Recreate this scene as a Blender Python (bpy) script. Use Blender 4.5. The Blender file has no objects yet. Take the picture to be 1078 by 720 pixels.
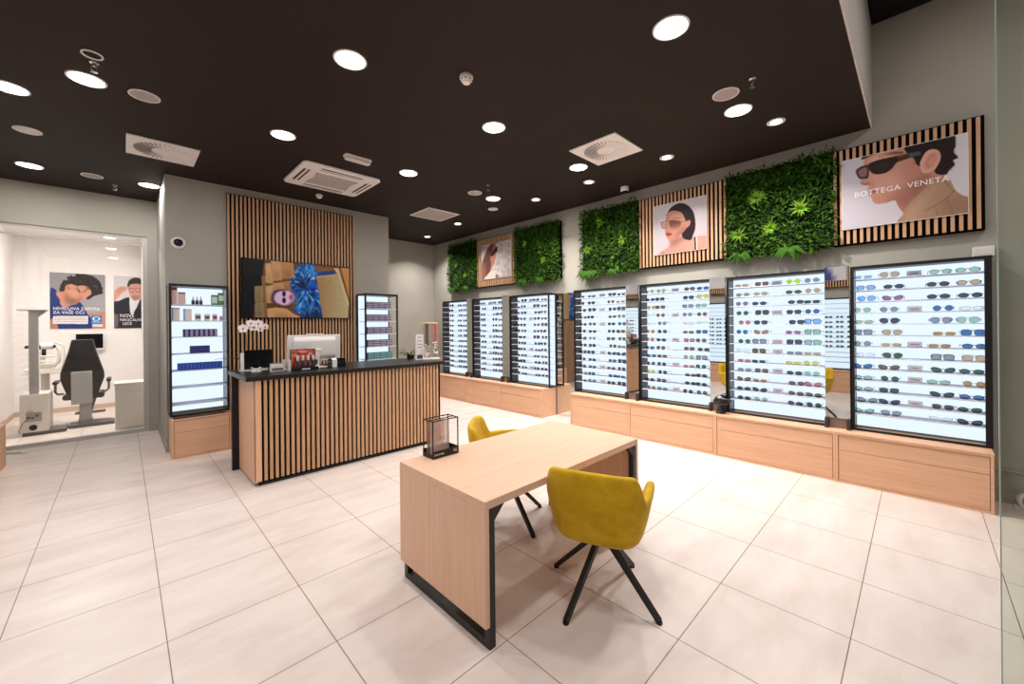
import bpy, math, random
import numpy as np
from mathutils import Vector, Matrix, noise as mnoise

random.seed(7)
C = bpy.context.scene.collection
PI = math.pi
rad = math.radians

# ------------------------------------------------------------------ materials
def lin(c):
    return tuple(((v/255)/12.92 if v/255 <= .04045 else ((v/255+.055)/1.055)**2.4) for v in c)

MATS = {}
def mat(name, col, rough=.5, metal=0, spec=.5, bump=0, bscale=200, sheen=0, alpha=1, coat=0):
    if name in MATS: return MATS[name]
    m = bpy.data.materials.new(name); m.use_nodes = True
    nt = m.node_tree; b = nt.nodes['Principled BSDF']
    b.inputs['Base Color'].default_value = (*lin(col), 1)
    b.inputs['Roughness'].default_value = rough
    b.inputs['Metallic'].default_value = metal
    b.inputs['Specular IOR Level'].default_value = spec
    b.inputs['Sheen Weight'].default_value = sheen
    b.inputs['Coat Weight'].default_value = coat
    b.inputs['Alpha'].default_value = alpha
    if bump:
        tc = nt.nodes.new('ShaderNodeTexCoord'); n = nt.nodes.new('ShaderNodeTexNoise'); bp = nt.nodes.new('ShaderNodeBump')
        n.inputs['Scale'].default_value = bscale; n.inputs['Detail'].default_value = 4
        bp.inputs['Strength'].default_value = bump; bp.inputs['Distance'].default_value = .002
        nt.links.new(tc.outputs['Object'], n.inputs['Vector']); nt.links.new(n.outputs['Fac'], bp.inputs['Height'])
        nt.links.new(bp.outputs['Normal'], b.inputs['Normal'])
    MATS[name] = m
    return m

def ramp(nt, stops):
    r = nt.nodes.new('ShaderNodeValToRGB'); e = r.color_ramp.elements
    while len(e) < len(stops): e.new(.5)
    for i, (p, c) in enumerate(stops):
        e[i].position = p; e[i].color = (*lin(c), 1)
    return r

def wood(name, c1, c2, c3, axis='X', rough=.45, scale=1.0):
    m = bpy.data.materials.new(name); m.use_nodes = True
    nt = m.node_tree; b = nt.nodes['Principled BSDF']
    tc = nt.nodes.new('ShaderNodeTexCoord'); mp = nt.nodes.new('ShaderNodeMapping')
    s = [22*scale]*3; s['XYZ'.index(axis)] = .9*scale
    mp.inputs['Scale'].default_value = s
    n = nt.nodes.new('ShaderNodeTexNoise'); n.inputs['Scale'].default_value = 1.6; n.inputs['Detail'].default_value = 7
    n.inputs['Roughness'].default_value = .62; n.inputs['Distortion'].default_value = .35
    mp2 = nt.nodes.new('ShaderNodeMapping'); s2 = [160*scale]*3; s2['XYZ'.index(axis)] = 3*scale; mp2.inputs['Scale'].default_value = s2
    n2 = nt.nodes.new('ShaderNodeTexNoise'); n2.inputs['Scale'].default_value = 1.5; n2.inputs['Detail'].default_value = 3
    mix = nt.nodes.new('ShaderNodeMix'); mix.data_type = 'FLOAT'; mix.inputs[0].default_value = .38
    r = ramp(nt, [(.30, c3), (.50, c1), (.68, c2)])
    L = nt.links.new
    L(tc.outputs['Object'], mp.inputs['Vector']); L(mp.outputs[0], n.inputs['Vector'])
    L(tc.outputs['Object'], mp2.inputs['Vector']); L(mp2.outputs[0], n2.inputs['Vector'])
    L(n.outputs['Fac'], mix.inputs[2]); L(n2.outputs['Fac'], mix.inputs[3]); L(mix.outputs[0], r.inputs[0])
    L(r.outputs[0], b.inputs['Base Color']); b.inputs['Roughness'].default_value = rough
    b.inputs['Specular IOR Level'].default_value = .35
    bp = nt.nodes.new('ShaderNodeBump'); bp.inputs['Strength'].default_value = .12; bp.inputs['Distance'].default_value = .001
    L(n2.outputs['Fac'], bp.inputs['Height']); L(bp.outputs[0], b.inputs['Normal'])
    MATS[name] = m
    return m

def emit(name, col, strength):
    m = bpy.data.materials.new(name); m.use_nodes = True
    nt = m.node_tree; nt.nodes.clear()
    o = nt.nodes.new('ShaderNodeOutputMaterial'); e = nt.nodes.new('ShaderNodeEmission')
    e.inputs[0].default_value = (*lin(col), 1); e.inputs[1].default_value = strength
    nt.links.new(e.outputs[0], o.inputs[0]); MATS[name] = m
    return m

def thin_glass(name, tint, refl=1.0, rough=0.0, base=0.0):
    """thin sheet: tinted see-through plus a Fresnel mirror reflection"""
    m = bpy.data.materials.new(name); m.use_nodes = True
    nt = m.node_tree; nt.nodes.clear(); L = nt.links.new
    o = nt.nodes.new('ShaderNodeOutputMaterial'); mx = nt.nodes.new('ShaderNodeMixShader')
    t = nt.nodes.new('ShaderNodeBsdfTransparent'); g = nt.nodes.new('ShaderNodeBsdfGlossy'); f = nt.nodes.new('ShaderNodeFresnel')
    t.inputs[0].default_value = (*lin(tint), 1); g.inputs['Roughness'].default_value = rough
    f.inputs[0].default_value = 1.45
    ma = nt.nodes.new('ShaderNodeMath'); ma.operation = 'MULTIPLY_ADD'; ma.inputs[1].default_value = refl; ma.inputs[2].default_value = base
    L(f.outputs[0], ma.inputs[0]); L(ma.outputs[0], mx.inputs[0]); L(t.outputs[0], mx.inputs[1]); L(g.outputs[0], mx.inputs[2]); L(mx.outputs[0], o.inputs[0])
    MATS[name] = m
    return m

def printed(name, rough=.5, emission=0.0):
    """flat print or screen whose picture is the mesh's own colour attribute"""
    m = bpy.data.materials.new(name); m.use_nodes = True
    nt = m.node_tree; b = nt.nodes['Principled BSDF']
    a = nt.nodes.new('ShaderNodeAttribute'); a.attribute_name = 'print'
    b.inputs['Roughness'].default_value = rough; b.inputs['Specular IOR Level'].default_value = .15
    if emission:
        b.inputs['Base Color'].default_value = (.01, .01, .01, 1)
        nt.links.new(a.outputs['Color'], b.inputs['Emission Color']); b.inputs['Emission Strength'].default_value = emission
    else:
        nt.links.new(a.outputs['Color'], b.inputs['Base Color'])
    MATS[name] = m
    return m

def wall_paint(name, col, var=.03):
    m = bpy.data.materials.new(name); m.use_nodes = True
    nt = m.node_tree; b = nt.nodes['Principled BSDF']; L = nt.links.new
    tc = nt.nodes.new('ShaderNodeTexCoord'); n = nt.nodes.new('ShaderNodeTexNoise'); n.inputs['Scale'].default_value = 1.3; n.inputs['Detail'].default_value = 5
    a = tuple(max(0, min(255, v*(1-var))) for v in col); c = tuple(max(0, min(255, v*(1+var))) for v in col)
    r = ramp(nt, [(.3, a), (.7, c)])
    L(tc.outputs['Object'], n.inputs['Vector']); L(n.outputs['Fac'], r.inputs[0]); L(r.outputs[0], b.inputs['Base Color'])
    n2 = nt.nodes.new('ShaderNodeTexNoise'); n2.inputs['Scale'].default_value = 180
    bp = nt.nodes.new('ShaderNodeBump'); bp.inputs['Strength'].default_value = .08; bp.inputs['Distance'].default_value = .002
    L(tc.outputs['Object'], n2.inputs['Vector']); L(n2.outputs['Fac'], bp.inputs['Height']); L(bp.outputs[0], b.inputs['Normal'])
    b.inputs['Roughness'].default_value = .7; b.inputs['Specular IOR Level'].default_value = .25
    MATS[name] = m
    return m

def tile_mat():
    m = bpy.data.materials.new('porcelain_tiles'); m.use_nodes = True
    nt = m.node_tree; b = nt.nodes['Principled BSDF']; L = nt.links.new
    tc = nt.nodes.new('ShaderNodeTexCoord'); mp = nt.nodes.new('ShaderNodeMapping')
    # joints run at x = 0.150 + 0.6165 i and y = 0.250 + 0.6105 j
    mp.inputs['Location'].default_value = (-.150, -.250, 0)
    L(tc.outputs['Object'], mp.inputs['Vector'])
    br = nt.nodes.new('ShaderNodeTexBrick'); br.offset = 0; br.squash = 1
    br.inputs['Scale'].default_value = 1; br.inputs['Brick Width'].default_value = .6165; br.inputs['Row Height'].default_value = .6105
    br.inputs['Mortar Size'].default_value = .0024; br.inputs['Mortar Smooth'].default_value = .1; br.inputs['Bias'].default_value = 0
    br.inputs['Color1'].default_value = (.45, .45, .45, 1); br.inputs['Color2'].default_value = (.55, .55, .55, 1); br.inputs['Mortar'].default_value = (0, 0, 0, 1)
    L(mp.outputs[0], br.inputs['Vector'])
    n = nt.nodes.new('ShaderNodeTexNoise'); n.inputs['Scale'].default_value = 1.0; n.inputs['Detail'].default_value = 8; n.inputs['Roughness'].default_value = .6
    mp2 = nt.nodes.new('ShaderNodeMapping'); mp2.inputs['Scale'].default_value = (1.6, 4.5, 1)
    L(tc.outputs['Object'], mp2.inputs['Vector']); L(mp2.outputs[0], n.inputs['Vector'])
    add = nt.nodes.new('ShaderNodeMix'); add.data_type = 'FLOAT'; add.inputs[0].default_value = .25
    L(n.outputs['Fac'], add.inputs[2]); L(br.outputs['Color'], add.inputs[3])
    r = ramp(nt, [(.32, (211, 194, 184)), (.50, (224, 209, 200)), (.68, (233, 220, 212))])
    L(add.outputs[0], r.inputs[0])
    mx = nt.nodes.new('ShaderNodeMix'); mx.data_type = 'RGBA'; mx.inputs[7].default_value = (*lin((128, 104, 88)), 1)
    L(br.outputs['Fac'], mx.inputs[0]); L(r.outputs[0], mx.inputs[6]); L(mx.outputs[2], b.inputs['Base Color'])
    b.inputs['Roughness'].default_value = .38; b.inputs['Specular IOR Level'].default_value = .35
    bp = nt.nodes.new('ShaderNodeBump'); bp.invert = True; bp.inputs['Strength'].default_value = .4; bp.inputs['Distance'].default_value = .002
    L(br.outputs['Fac'], bp.inputs['Height']); L(bp.outputs[0], b.inputs['Normal'])
    MATS['porcelain_tiles'] = m
    return m

def velvet_mat():
    m = bpy.data.materials.new('mustard_velvet'); m.use_nodes = True
    nt = m.node_tree; b = nt.nodes['Principled BSDF']; L = nt.links.new
    tc = nt.nodes.new('ShaderNodeTexCoord'); n = nt.nodes.new('ShaderNodeTexNoise'); n.inputs['Scale'].default_value = 9; n.inputs['Detail'].default_value = 6; n.inputs['Distortion'].default_value = .8
    r = ramp(nt, [(.34, (190, 148, 14)), (.52, (203, 161, 22)), (.70, (212, 172, 36))])
    L(tc.outputs['Object'], n.inputs['Vector']); L(n.outputs['Fac'], r.inputs[0]); L(r.outputs[0], b.inputs['Base Color'])
    n2 = nt.nodes.new('ShaderNodeTexNoise'); n2.inputs['Scale'].default_value = 14; n2.inputs['Detail'].default_value = 5
    bp = nt.nodes.new('ShaderNodeBump'); bp.inputs['Strength'].default_value = .25; bp.inputs['Distance'].default_value = .006
    L(tc.outputs['Object'], n2.inputs['Vector']); L(n2.outputs['Fac'], bp.inputs['Height']); L(bp.outputs[0], b.inputs['Normal'])
    b.inputs['Roughness'].default_value = .8; b.inputs['Specular IOR Level'].default_value = .2; b.inputs['Sheen Weight'].default_value = .25; b.inputs['Sheen Tint'].default_value = (1, .85, .4, 1)
    MATS['mustard_velvet'] = m
    return m
def frosted(name, col, k=.5):
    m = bpy.data.materials.new(name); m.use_nodes = True
    nt = m.node_tree; nt.nodes.clear(); L = nt.links.new
    o = nt.nodes.new('ShaderNodeOutputMaterial'); mx = nt.nodes.new('ShaderNodeMixShader'); d = nt.nodes.new('ShaderNodeBsdfDiffuse'); t = nt.nodes.new('ShaderNodeBsdfTranslucent')
    d.inputs[0].default_value = t.inputs[0].default_value = (*lin(col), 1); mx.inputs[0].default_value = k
    L(d.outputs[0], mx.inputs[1]); L(t.outputs[0], mx.inputs[2]); L(mx.outputs[0], o.inputs[0]); MATS[name] = m
    return m
tiles = tile_mat()
paint = wall_paint('greige_paint', (169, 164, 153))
paint_ex = wall_paint('white_paint', (238, 232, 228), .015)
dark_ceil = wall_paint('dark_brown_paint', (41, 30, 26), .05)
black_paint = wall_paint('black_paint', (20, 17, 16), .05)
fascia_m = wall_paint('pale_fascia_paint', (205, 196, 190), .02)
oak_c = ((222, 174, 140), (231, 187, 154), (210, 160, 127))
oak_x = wood('oak_grain_x', *oak_c, axis='X'); oak_y = wood('oak_grain_y', *oak_c, axis='Y'); oak_z = wood('oak_grain_z', *oak_c, axis='Z')
tab_c = ((229, 187, 157), (236, 198, 170), (218, 173, 142))
table_x = wood('table_oak_x', *tab_c, axis='X'); table_z = wood('table_oak_z', *tab_c, axis='Z')
slat_w = wood('slat_wood', (198, 154, 118), (212, 170, 134), (178, 134, 100), axis='Z', scale=1.4)
slat_dark = mat('dark_slat_backing', (15, 9, 7), .95, 0, .05)
black_metal = mat('black_metal', (19, 17, 17), .42, 0, .4)
leg_black = mat('leg_black', (26, 22, 21), .45)
black_gloss = mat('black_gloss', (8, 8, 9), .12)
side_brown = mat('dark_brown_gloss', (62, 49, 43), .3)
white_pl = mat('white_plastic', (226, 220, 216), .4)
ceil_white = mat('ceiling_fitting_white', (246, 238, 232), .5)
grey_mesh = mat('grey_speaker_mesh', (178, 165, 160), .7, bump=.4, bscale=600)
chrome = mat('chrome', (210, 210, 212), .18, 1)
mirror_m = mat('mirror_silver', (228, 232, 230), .015, 1)
velvet = velvet_mat()
counter_top = wood('dark_worktop', (30, 27, 26), (40, 36, 34), (23, 21, 20), axis='X', rough=.35)
shelf_m = frosted('frosted_acrylic', (226, 230, 238), .4)
light_panel = emit('lightbox', (224, 239, 255), 1.13)
light_left = emit('lightbox_left_wall', (226, 241, 255), 1.25)
lamp_m = emit('lamp_diffuser', (255, 250, 244), 14)
lamp_small = emit('spot_diffuser', (255, 246, 236), 12)
glass_shop = thin_glass('shop_glass', (240, 245, 240), .75)
glass_exam = thin_glass('room_glass', (246, 247, 246), 1.0)
acrylic = thin_glass('clear_acrylic', (246, 240, 238), .8)
grey_acrylic = thin_glass('grey_acrylic', (150, 150, 150), 1.0, .1)
def haze_sheet(name, col, k):
    m = bpy.data.materials.new(name); m.use_nodes = True
    nt = m.node_tree; nt.nodes.clear(); L = nt.links.new
    o = nt.nodes.new('ShaderNodeOutputMaterial'); mx = nt.nodes.new('ShaderNodeMixShader'); d = nt.nodes.new('ShaderNodeBsdfDiffuse'); t = nt.nodes.new('ShaderNodeBsdfTransparent')
    d.inputs[0].default_value = (*lin(col), 1); mx.inputs[0].default_value = k
    L(t.outputs[0], mx.inputs[1]); L(d.outputs[0], mx.inputs[2]); L(mx.outputs[0], o.inputs[0]); MATS[name] = m
    return m
pinkish = haze_sheet('rose_acrylic', (214, 184, 174), .42)
alu = mat('aluminium', (186, 182, 178), .45, .25)
exam_white = mat('equipment_white', (222, 214, 204), .45)
exam_grey = mat('equipment_grey', (164, 161, 158), .45)
exam_dark = mat('dark_grey_plastic', (92, 88, 86), .45)
leather = mat('black_leather', (38, 33, 31), .42, bump=.2, bscale=90)
print_m = printed('printed_picture', .45)
screen_m = printed('lit_screen', .25, .9)
white_ink = mat('white_ink', (245, 240, 240), .6)
dark_ink = mat('dark_ink', (60, 55, 60), .6)

# ------------------------------------------------------------------ mesh building
class MB:
    def __init__(s): s.v = []; s.f = []; s.m = []
    def quad(s, pts, mi=0):
        n = len(s.v); s.v += [tuple(p) for p in pts]; s.f.append(tuple(range(n, n+len(pts)))); s.m.append(mi); return s
    def box(s, x0, x1, y0, y1, z0, z1, mi=0):
        if x0 > x1: x0, x1 = x1, x0
        if y0 > y1: y0, y1 = y1, y0
        if z0 > z1: z0, z1 = z1, z0
        n = len(s.v)
        s.v += [(x0,y0,z0),(x1,y0,z0),(x1,y1,z0),(x0,y1,z0),(x0,y0,z1),(x1,y0,z1),(x1,y1,z1),(x0,y1,z1)]
        for q in ((0,3,2,1),(4,5,6,7),(0,1,5,4),(1,2,6,5),(2,3,7,6),(3,0,4,7)):
            s.f.append(tuple(n+i for i in q)); s.m.append(mi)
        return s
    def ngon_prism(s, pts, axis, a, b, mi=0):
        """closed outline (2-D points, CCW seen from +axis) extruded from a to b along axis"""
        def P(p, t): return {'X': (t, p[0], p[1]), 'Y': (p[0], t, p[1]), 'Z': (p[0], p[1], t)}[axis]
        n = len(s.v); k = len(pts)
        s.v += [P(p, a) for p in pts] + [P(p, b) for p in pts]
        s.f.append(tuple(n+i for i in range(k))[::-1]); s.m.append(mi)
        s.f.append(tuple(n+k+i for i in range(k))); s.m.append(mi)
        for i in range(k):
            j = (i+1) % k
            s.f.append((n+i, n+j, n+k+j, n+k+i)); s.m.append(mi)
        return s
    def tube(s, path, r, n=8, mi=0, closed=False, caps=True, square=False):
        path = [Vector(p) for p in path]; k = len(path)
        rr = r if isinstance(r, (list, tuple)) else [r]*k
        base = len(s.v); up = None
        for i, p in enumerate(path):
            if closed: t = path[(i+1) % k]-path[i-1]
            else: t = path[min(i+1, k-1)]-path[max(i-1, 0)]
            t.normalize()
            if up is None:
                up = Vector((0, 0, 1)) if abs(t.z) < .9 else Vector((1, 0, 0))
            a = t.cross(up)
            if a.length < 1e-5: a = t.orthogonal()
            a.normalize(); b = a.cross(t).normalized(); up = b
            for q in range(n):
                an = 2*PI*q/n + (PI/4 if square else 0)
                s.v.append(tuple(p+(a*math.cos(an)+b*math.sin(an))*rr[i]))
        rng = k if closed else k-1
        for i in range(rng):
            for q in range(n):
                A = base+i*n+q; B = base+i*n+(q+1) % n; D = base+((i+1) % k)*n+q; E = base+((i+1) % k)*n+(q+1) % n
                s.f.append((A, B, E, D)); s.m.append(mi)
        if caps and not closed:
            s.f.append(tuple(base+q for q in range(n))[::-1]); s.m.append(mi)
            s.f.append(tuple(base+(k-1)*n+q for q in range(n))); s.m.append(mi)
        return s
    def lathe(s, prof, c=(0, 0, 0), n=24, axis='Z', mi=0, caps=True):
        base = len(s.v); k = len(prof)
        for r, h in prof:
            for q in range(n):
                a = 2*PI*q/n; x, y = r*math.cos(a), r*math.sin(a)
                p = {'Z': (x, y, h), 'Y': (x, h, y), 'X': (h, x, y)}[axis]
                s.v.append((c[0]+p[0], c[1]+p[1], c[2]+p[2]))
        for i in range(k-1):
            for q in range(n):
                s.f.append((base+i*n+q, base+i*n+(q+1) % n, base+(i+1)*n+(q+1) % n, base+(i+1)*n+q)); s.m.append(mi)
        if caps:
            s.f.append(tuple(base+q for q in range(n))[::-1]); s.m.append(mi)
            s.f.append(tuple(base+(k-1)*n+q for q in range(n))); s.m.append(mi)
        return s
    def build(s, name, mats, parent=None, smooth=False, bevel=0, loc=(0, 0, 0), rotz=0, subsurf=0):
        me = bpy.data.meshes.new(name); me.from_pydata(s.v, [], s.f)
        mats = mats if isinstance(mats, (list, tuple)) else [mats]
        for m in mats: me.materials.append(m)
        me.polygons.foreach_set('material_index', s.m)
        if smooth:
            me.polygons.foreach_set('use_smooth', [True]*len(s.f))
            if not subsurf: me.set_sharp_from_angle(angle=rad(40))
        me.update()
        o = bpy.data.objects.new(name, me); C.objects.link(o)
        o.location = loc; o.rotation_euler = (0, 0, rotz)
        if parent: o.parent = parent
        if bevel:
            b = o.modifiers.new('bevel', 'BEVEL'); b.width = bevel; b.segments = 2; b.limit_method = 'ANGLE'
        if subsurf:
            b = o.modifiers.new('sub', 'SUBSURF'); b.levels = b.render_levels = subsurf
        return o

def thing(name, label, cat, loc=(0, 0, 0), rotz=0, group=None):
    o = bpy.data.objects.new(name, None); C.objects.link(o); o.empty_display_size = .05
    o.location = loc; o.rotation_euler = (0, 0, rotz)
    return tag(o, label, cat, group)
def tag(o, label, cat, group=None):
    o['label'] = label; o['category'] = cat
    if group: o['group'] = group
    return o
def struct(o): o['kind'] = 'structure'; return o
def box_part(name, b, m, parent=None, bevel=0): return MB().box(*b).build(name, m, parent, bevel=bevel)

NTH = ['first','second','third','fourth','fifth','sixth','seventh','eighth','ninth','tenth','eleventh','twelfth','thirteenth']

def lettering(text, size, m, parent, origin, U, V, name='lettering', align='LEFT', squeeze=1.0, spacing=1.0):
    """flat letters lying in the plane spanned by U (reading direction) and V (up)"""
    cu = bpy.data.curves.new('t', 'FONT'); cu.body = text; cu.size = size; cu.align_x = align; cu.extrude = .0003; cu.resolution_u = 2
    cu.space_character = spacing
    o = bpy.data.objects.new('t', cu); C.objects.link(o)
    bpy.context.view_layer.update()
    dg = bpy.context.evaluated_depsgraph_get()
    me = bpy.data.meshes.new_from_object(o.evaluated_get(dg)); me.name = name
    bpy.data.objects.remove(o); bpy.data.curves.remove(cu)
    U = Vector(U).normalized(); V = Vector(V).normalized(); N = U.cross(V)
    M = Matrix(((U.x*squeeze, V.x, N.x, origin[0]), (U.y*squeeze, V.y, N.y, origin[1]), (U.z*squeeze, V.z, N.z, origin[2]), (0, 0, 0, 1)))
    me.transform(M); me.materials.clear(); me.materials.append(m)
    r = bpy.data.objects.new(name, me); C.objects.link(r); r.parent = parent
    return r

# ------------------------------------------------------------------ the room (x along the counter, y away along the eyewear wall)
CZ = 3.6; WX = 5.53; WL = -1.45; WB = 8.42; TY = 6.8; FE = .33
struct(MB().box(-6, 12, -6, 12, -.1, 0).build('floor', tiles))
struct(MB().box(WL, WX, FE, WB+.1, CZ, CZ+.12).build('ceiling', dark_ceil))
struct(MB().box(WL, WX, FE-.012, FE, CZ-.004, 4.65).build('trim_1', fascia_m))
struct(MB().box(-4, 7, -6, FE-.012, 4.65, 4.75).build('ceiling_front', black_paint))
struct(MB().box(WX, WX+.15, -6, WB+.1, 0, 4.7).build('wall_right', paint))
struct(MB().box(.28, WX, WB, WB+.13, 0, CZ).box(WL, .28, WB, WB+.13, 3.03, CZ).build('wall_back', paint))
struct(MB().box(.395, 3.5, TY, WB, 0, CZ).build('wall_center', paint))
struct(MB().box(WL-.15, WL, -6, 11.7, 0, 4.7).build('wall_left', paint))
struct(MB().box(WX-.014, WX, -6, -.43, 0, .077).box(WX-.014, WX, 7.75, WB, 0, .077).build('baseboard_right', paint))
struct(MB().box(.28, .395, WB-.012, WB, 0, .075).box(3.5, WX-.014, WB-.012, WB, 0, .075).build('baseboard_back', paint))
struct(MB().box(.383, .395, TY-.012, WB-.012, 0, .075).box(.395, .42, TY-.012, TY, 0, .075).build('baseboard_center', paint))
struct(MB().tube([(WX-.012, -.45, .283), (WX-.012, -5.5, .283)], .012, 8).build('trim_2', paint, smooth=True))

# examination room behind glass
struct(MB().box(WL, .5, 11.6, 11.7, 0, 3.4).build('wall_far', paint_ex))
struct(MB().box(.28, .395, WB+.13, 11.6, 0, 3.4).build('wall_exam_right', paint_ex))
struct(MB().box(WL, WL+.01, WB+.13, 11.6, 0, 3.36).build('wall_exam_left', paint_ex))
struct(MB().box(WL, .28, WB+.13, 11.6, 3.35, 3.4).build('ceiling_exam', paint_ex))
base_m = mat('beige_baseboard', (204, 178, 158), .5)
struct(MB().box(WL+.01, .28, 11.585, 11.6, 0, .09).box(WL+.01, WL+.024, WB+.14, 11.585, 0, .09).build('baseboard_exam', base_m))
wf = MB().box(.225, .28, WB+.02, WB+.10, 0, 3.03).box(WL, .225, WB+.02, WB+.10, 3.0, 3.03).box(WL, .225, WB+.02, WB+.10, 0, .05).box(WL, .225, WB+.045, WB+.075, 2.885, 2.905)
win = struct(wf.build('window_1', alu))
MB().box(WL, .225, WB+.056, WB+.064, .05, 3.0).build('pane', glass_exam, win)

# glass shopfront beside the camera
g = struct(MB().box(2.205, 2.217, -3.4, -.20, 0, 3.6).build('window_2', glass_shop))
MB().box(2.2045, 2.2175, -.20, -.197, 0, 3.6).build('glass_edge', mat('glass_edge_green', (150, 168, 158), .2), g)

# ------------------------------------------------------------------ ceiling fittings
LK = .92
def light_at(parent, z, power, size, col=(1, .968, .94), spread=PI):
    l = bpy.data.lights.new('lamp', 'AREA'); l.shape = 'DISK'; l.size = size; l.energy = power*LK; l.color = col; l.spread = spread
    o = bpy.data.objects.new('lamp', l); C.objects.link(o); o.parent = parent; o.location = (0, 0, z)
    return o
def downlight(x, y, label, group='large round downlights', r=.118, power=15.5):
    t = thing('ceiling_downlight', label, 'ceiling light', (x, y, CZ), 0, group)
    MB().lathe([(r, 0), (r, -.006), (r*.9, -.009), (r*.86, -.004), (r*.86, 0)], n=40).build('trim_ring', ceil_white, t, smooth=True)
    MB().lathe([(r*.86, -.0035), (r*.85, -.0045)], n=40).build('diffuser', lamp_m, t)
    light_at(t, -.012, power, r*1.6)
    return t
BIG = [(2.66,1.155,'large lit downlight nearest the ceiling edge, above the front yellow chair'),
       (1.23,2.962,'large lit downlight in front of the counter, left of the smoke detector'),
       (-.195,4.637,'large lit downlight beside a loose sprinkler ring on the left ceiling'),
       (-.66,5.225,'large lit downlight cut by the left edge of the photo'),
       (2.69,2.983,'large lit downlight in the middle of the ceiling, right of the smoke detector'),
       (1.202,4.602,'large lit downlight directly before the cassette air conditioner'),
       (4.147,1.171,'large lit downlight beside the round speaker, toward the man poster'),
       (2.676,4.639,'large lit downlight right of the white emergency light'),
       (4.153,3.008,'large lit downlight beside the right square air diffuser'),
       (.273,7.486,'large lit downlight beside the corner of the grey pillar wall'),
       (-.80,7.541,'large lit downlight over the glass of the examination room'),
       (4.185,4.678,'large lit downlight by a round speaker before the far green panels')]
for x, y, l in BIG: downlight(x, y, l)
for x, y, l in [(1.21,1.16,'large lit downlight above the camera, out of the photo'), (-.2,2.97,'large lit downlight on the left ceiling, out of the photo'), (-.2,1.16,'large lit downlight at the front left, out of the photo')]: downlight(x, y, l)

def spot(x, y, label, power=28):
    t = thing('ceiling_spot', label, 'ceiling light', (x, y, CZ), 0, 'small round spots along the eyewear wall')
    r = .08
    MB().lathe([(r, 0), (r, -.006), (r*.84, -.008), (r*.8, 0), (r*.8, .0)], n=32).build('trim_ring', ceil_white, t, smooth=True)
    MB().lathe([(r*.79, -.001), (r*.72, -.004), (r*.6, -.004), (r*.6, -.001)], n=32).build('reflector', chrome, t, smooth=True)
    MB().lathe([(r*.62, -.0045), (r*.6, -.006)], n=32).build('diffuser', lamp_small, t)
    light_at(t, -.015, power, r*1.1, (1, .962, .925), rad(120))
for x, y, l in [(4.659,.976,'small lit spot nearest the ceiling corner above the man poster'),
                (4.685,2.10,'small lit spot above the woman poster, right of the square diffuser'),
                (4.688,3.219,'small lit spot beside the second large downlight near the green panel'),
                (4.717,4.252,'small lit spot above the gap between the two panel rows'),
                (4.707,6.302,'small lit spot above the far poster, right of the square grille'),
                (4.879,7.662,'small lit spot nearest the far corner of the ceiling')]: spot(x, y, l)

for i, (x, y) in enumerate([(-.4, -1.5), (1.7, -1.5), (3.9, -1.3)]):
    t = thing('ceiling_downlight', ['large lit downlight of the shopfront strip, left', 'large lit downlight of the shopfront strip, middle', 'large lit downlight of the shopfront strip, right'][i], 'ceiling light', (x, y, 4.65), 0, 'downlights of the shopfront strip')
    MB().lathe([(.14, 0), (.14, -.006), (.125, -.009), (.12, 0)], n=40).build('trim_ring', ceil_white, t, smooth=True)
    MB().lathe([(.12, -.0035), (.119, -.0045)], n=40).build('diffuser', lamp_m, t)
    light_at(t, -.012, 26, .2)

def speaker(x, y, label, r=.105):
    t = thing('ceiling_speaker', label, 'speaker', (x, y, CZ), 0, 'round ceiling speakers')
    MB().lathe([(r, 0), (r, -.006), (r*.92, -.008), (r*.9, -.004), (r*.9, 0)], n=40).build('trim_ring', ceil_white, t, smooth=True)
    MB().lathe([(r*.9, -.003), (r*.5, -.006), (.001, -.007)], n=40).build('grille', grey_mesh, t, smooth=True)
speaker(.145, 4.636, 'round pale speaker beside the big left downlight')
speaker(3.776, 1.162, 'round pale speaker beside the downlight above the man poster')
speaker(-.275, 7.514, 'round pale speaker between two downlights over the glass room')
speaker(3.805, 4.66, 'round pale speaker left of the downlight before the far panels')

def round_vent(x, y, label, r=.09):
    t = thing('round_vent', label, 'vent', (x, y, CZ), 0, 'round ceiling vents')
    MB().lathe([(r, 0), (r, -.008), (r*.85, -.01), (r*.8, 0)], n=32).build('rim', ceil_white, t, smooth=True)
    d = MB()
    for k in (.68, .45, .2): d.lathe([(r*k+.008, -.001), (r*k+.006, -.009), (r*k-.006, -.009), (r*k-.008, -.001)], n=28, caps=False)
    d.box(-r*.8, r*.8, -.004, .004, -.007, -.002).box(-.004, .004, -r*.8, r*.8, -.007, -.002)
    d.build('cone_ring', ceil_white, t, smooth=True)
    MB().lathe([(r*.8, -.0006), (r*.79, -.001)], n=28).build('throat', mat('vent_dark', (48, 40, 37), .8), t)
round_vent(-.67, 6.224, 'small round slotted vent at the left of the ceiling', .1)
round_vent(4.559, 5.099, 'small round vent behind the downlight near the far green panel', .085)

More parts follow.
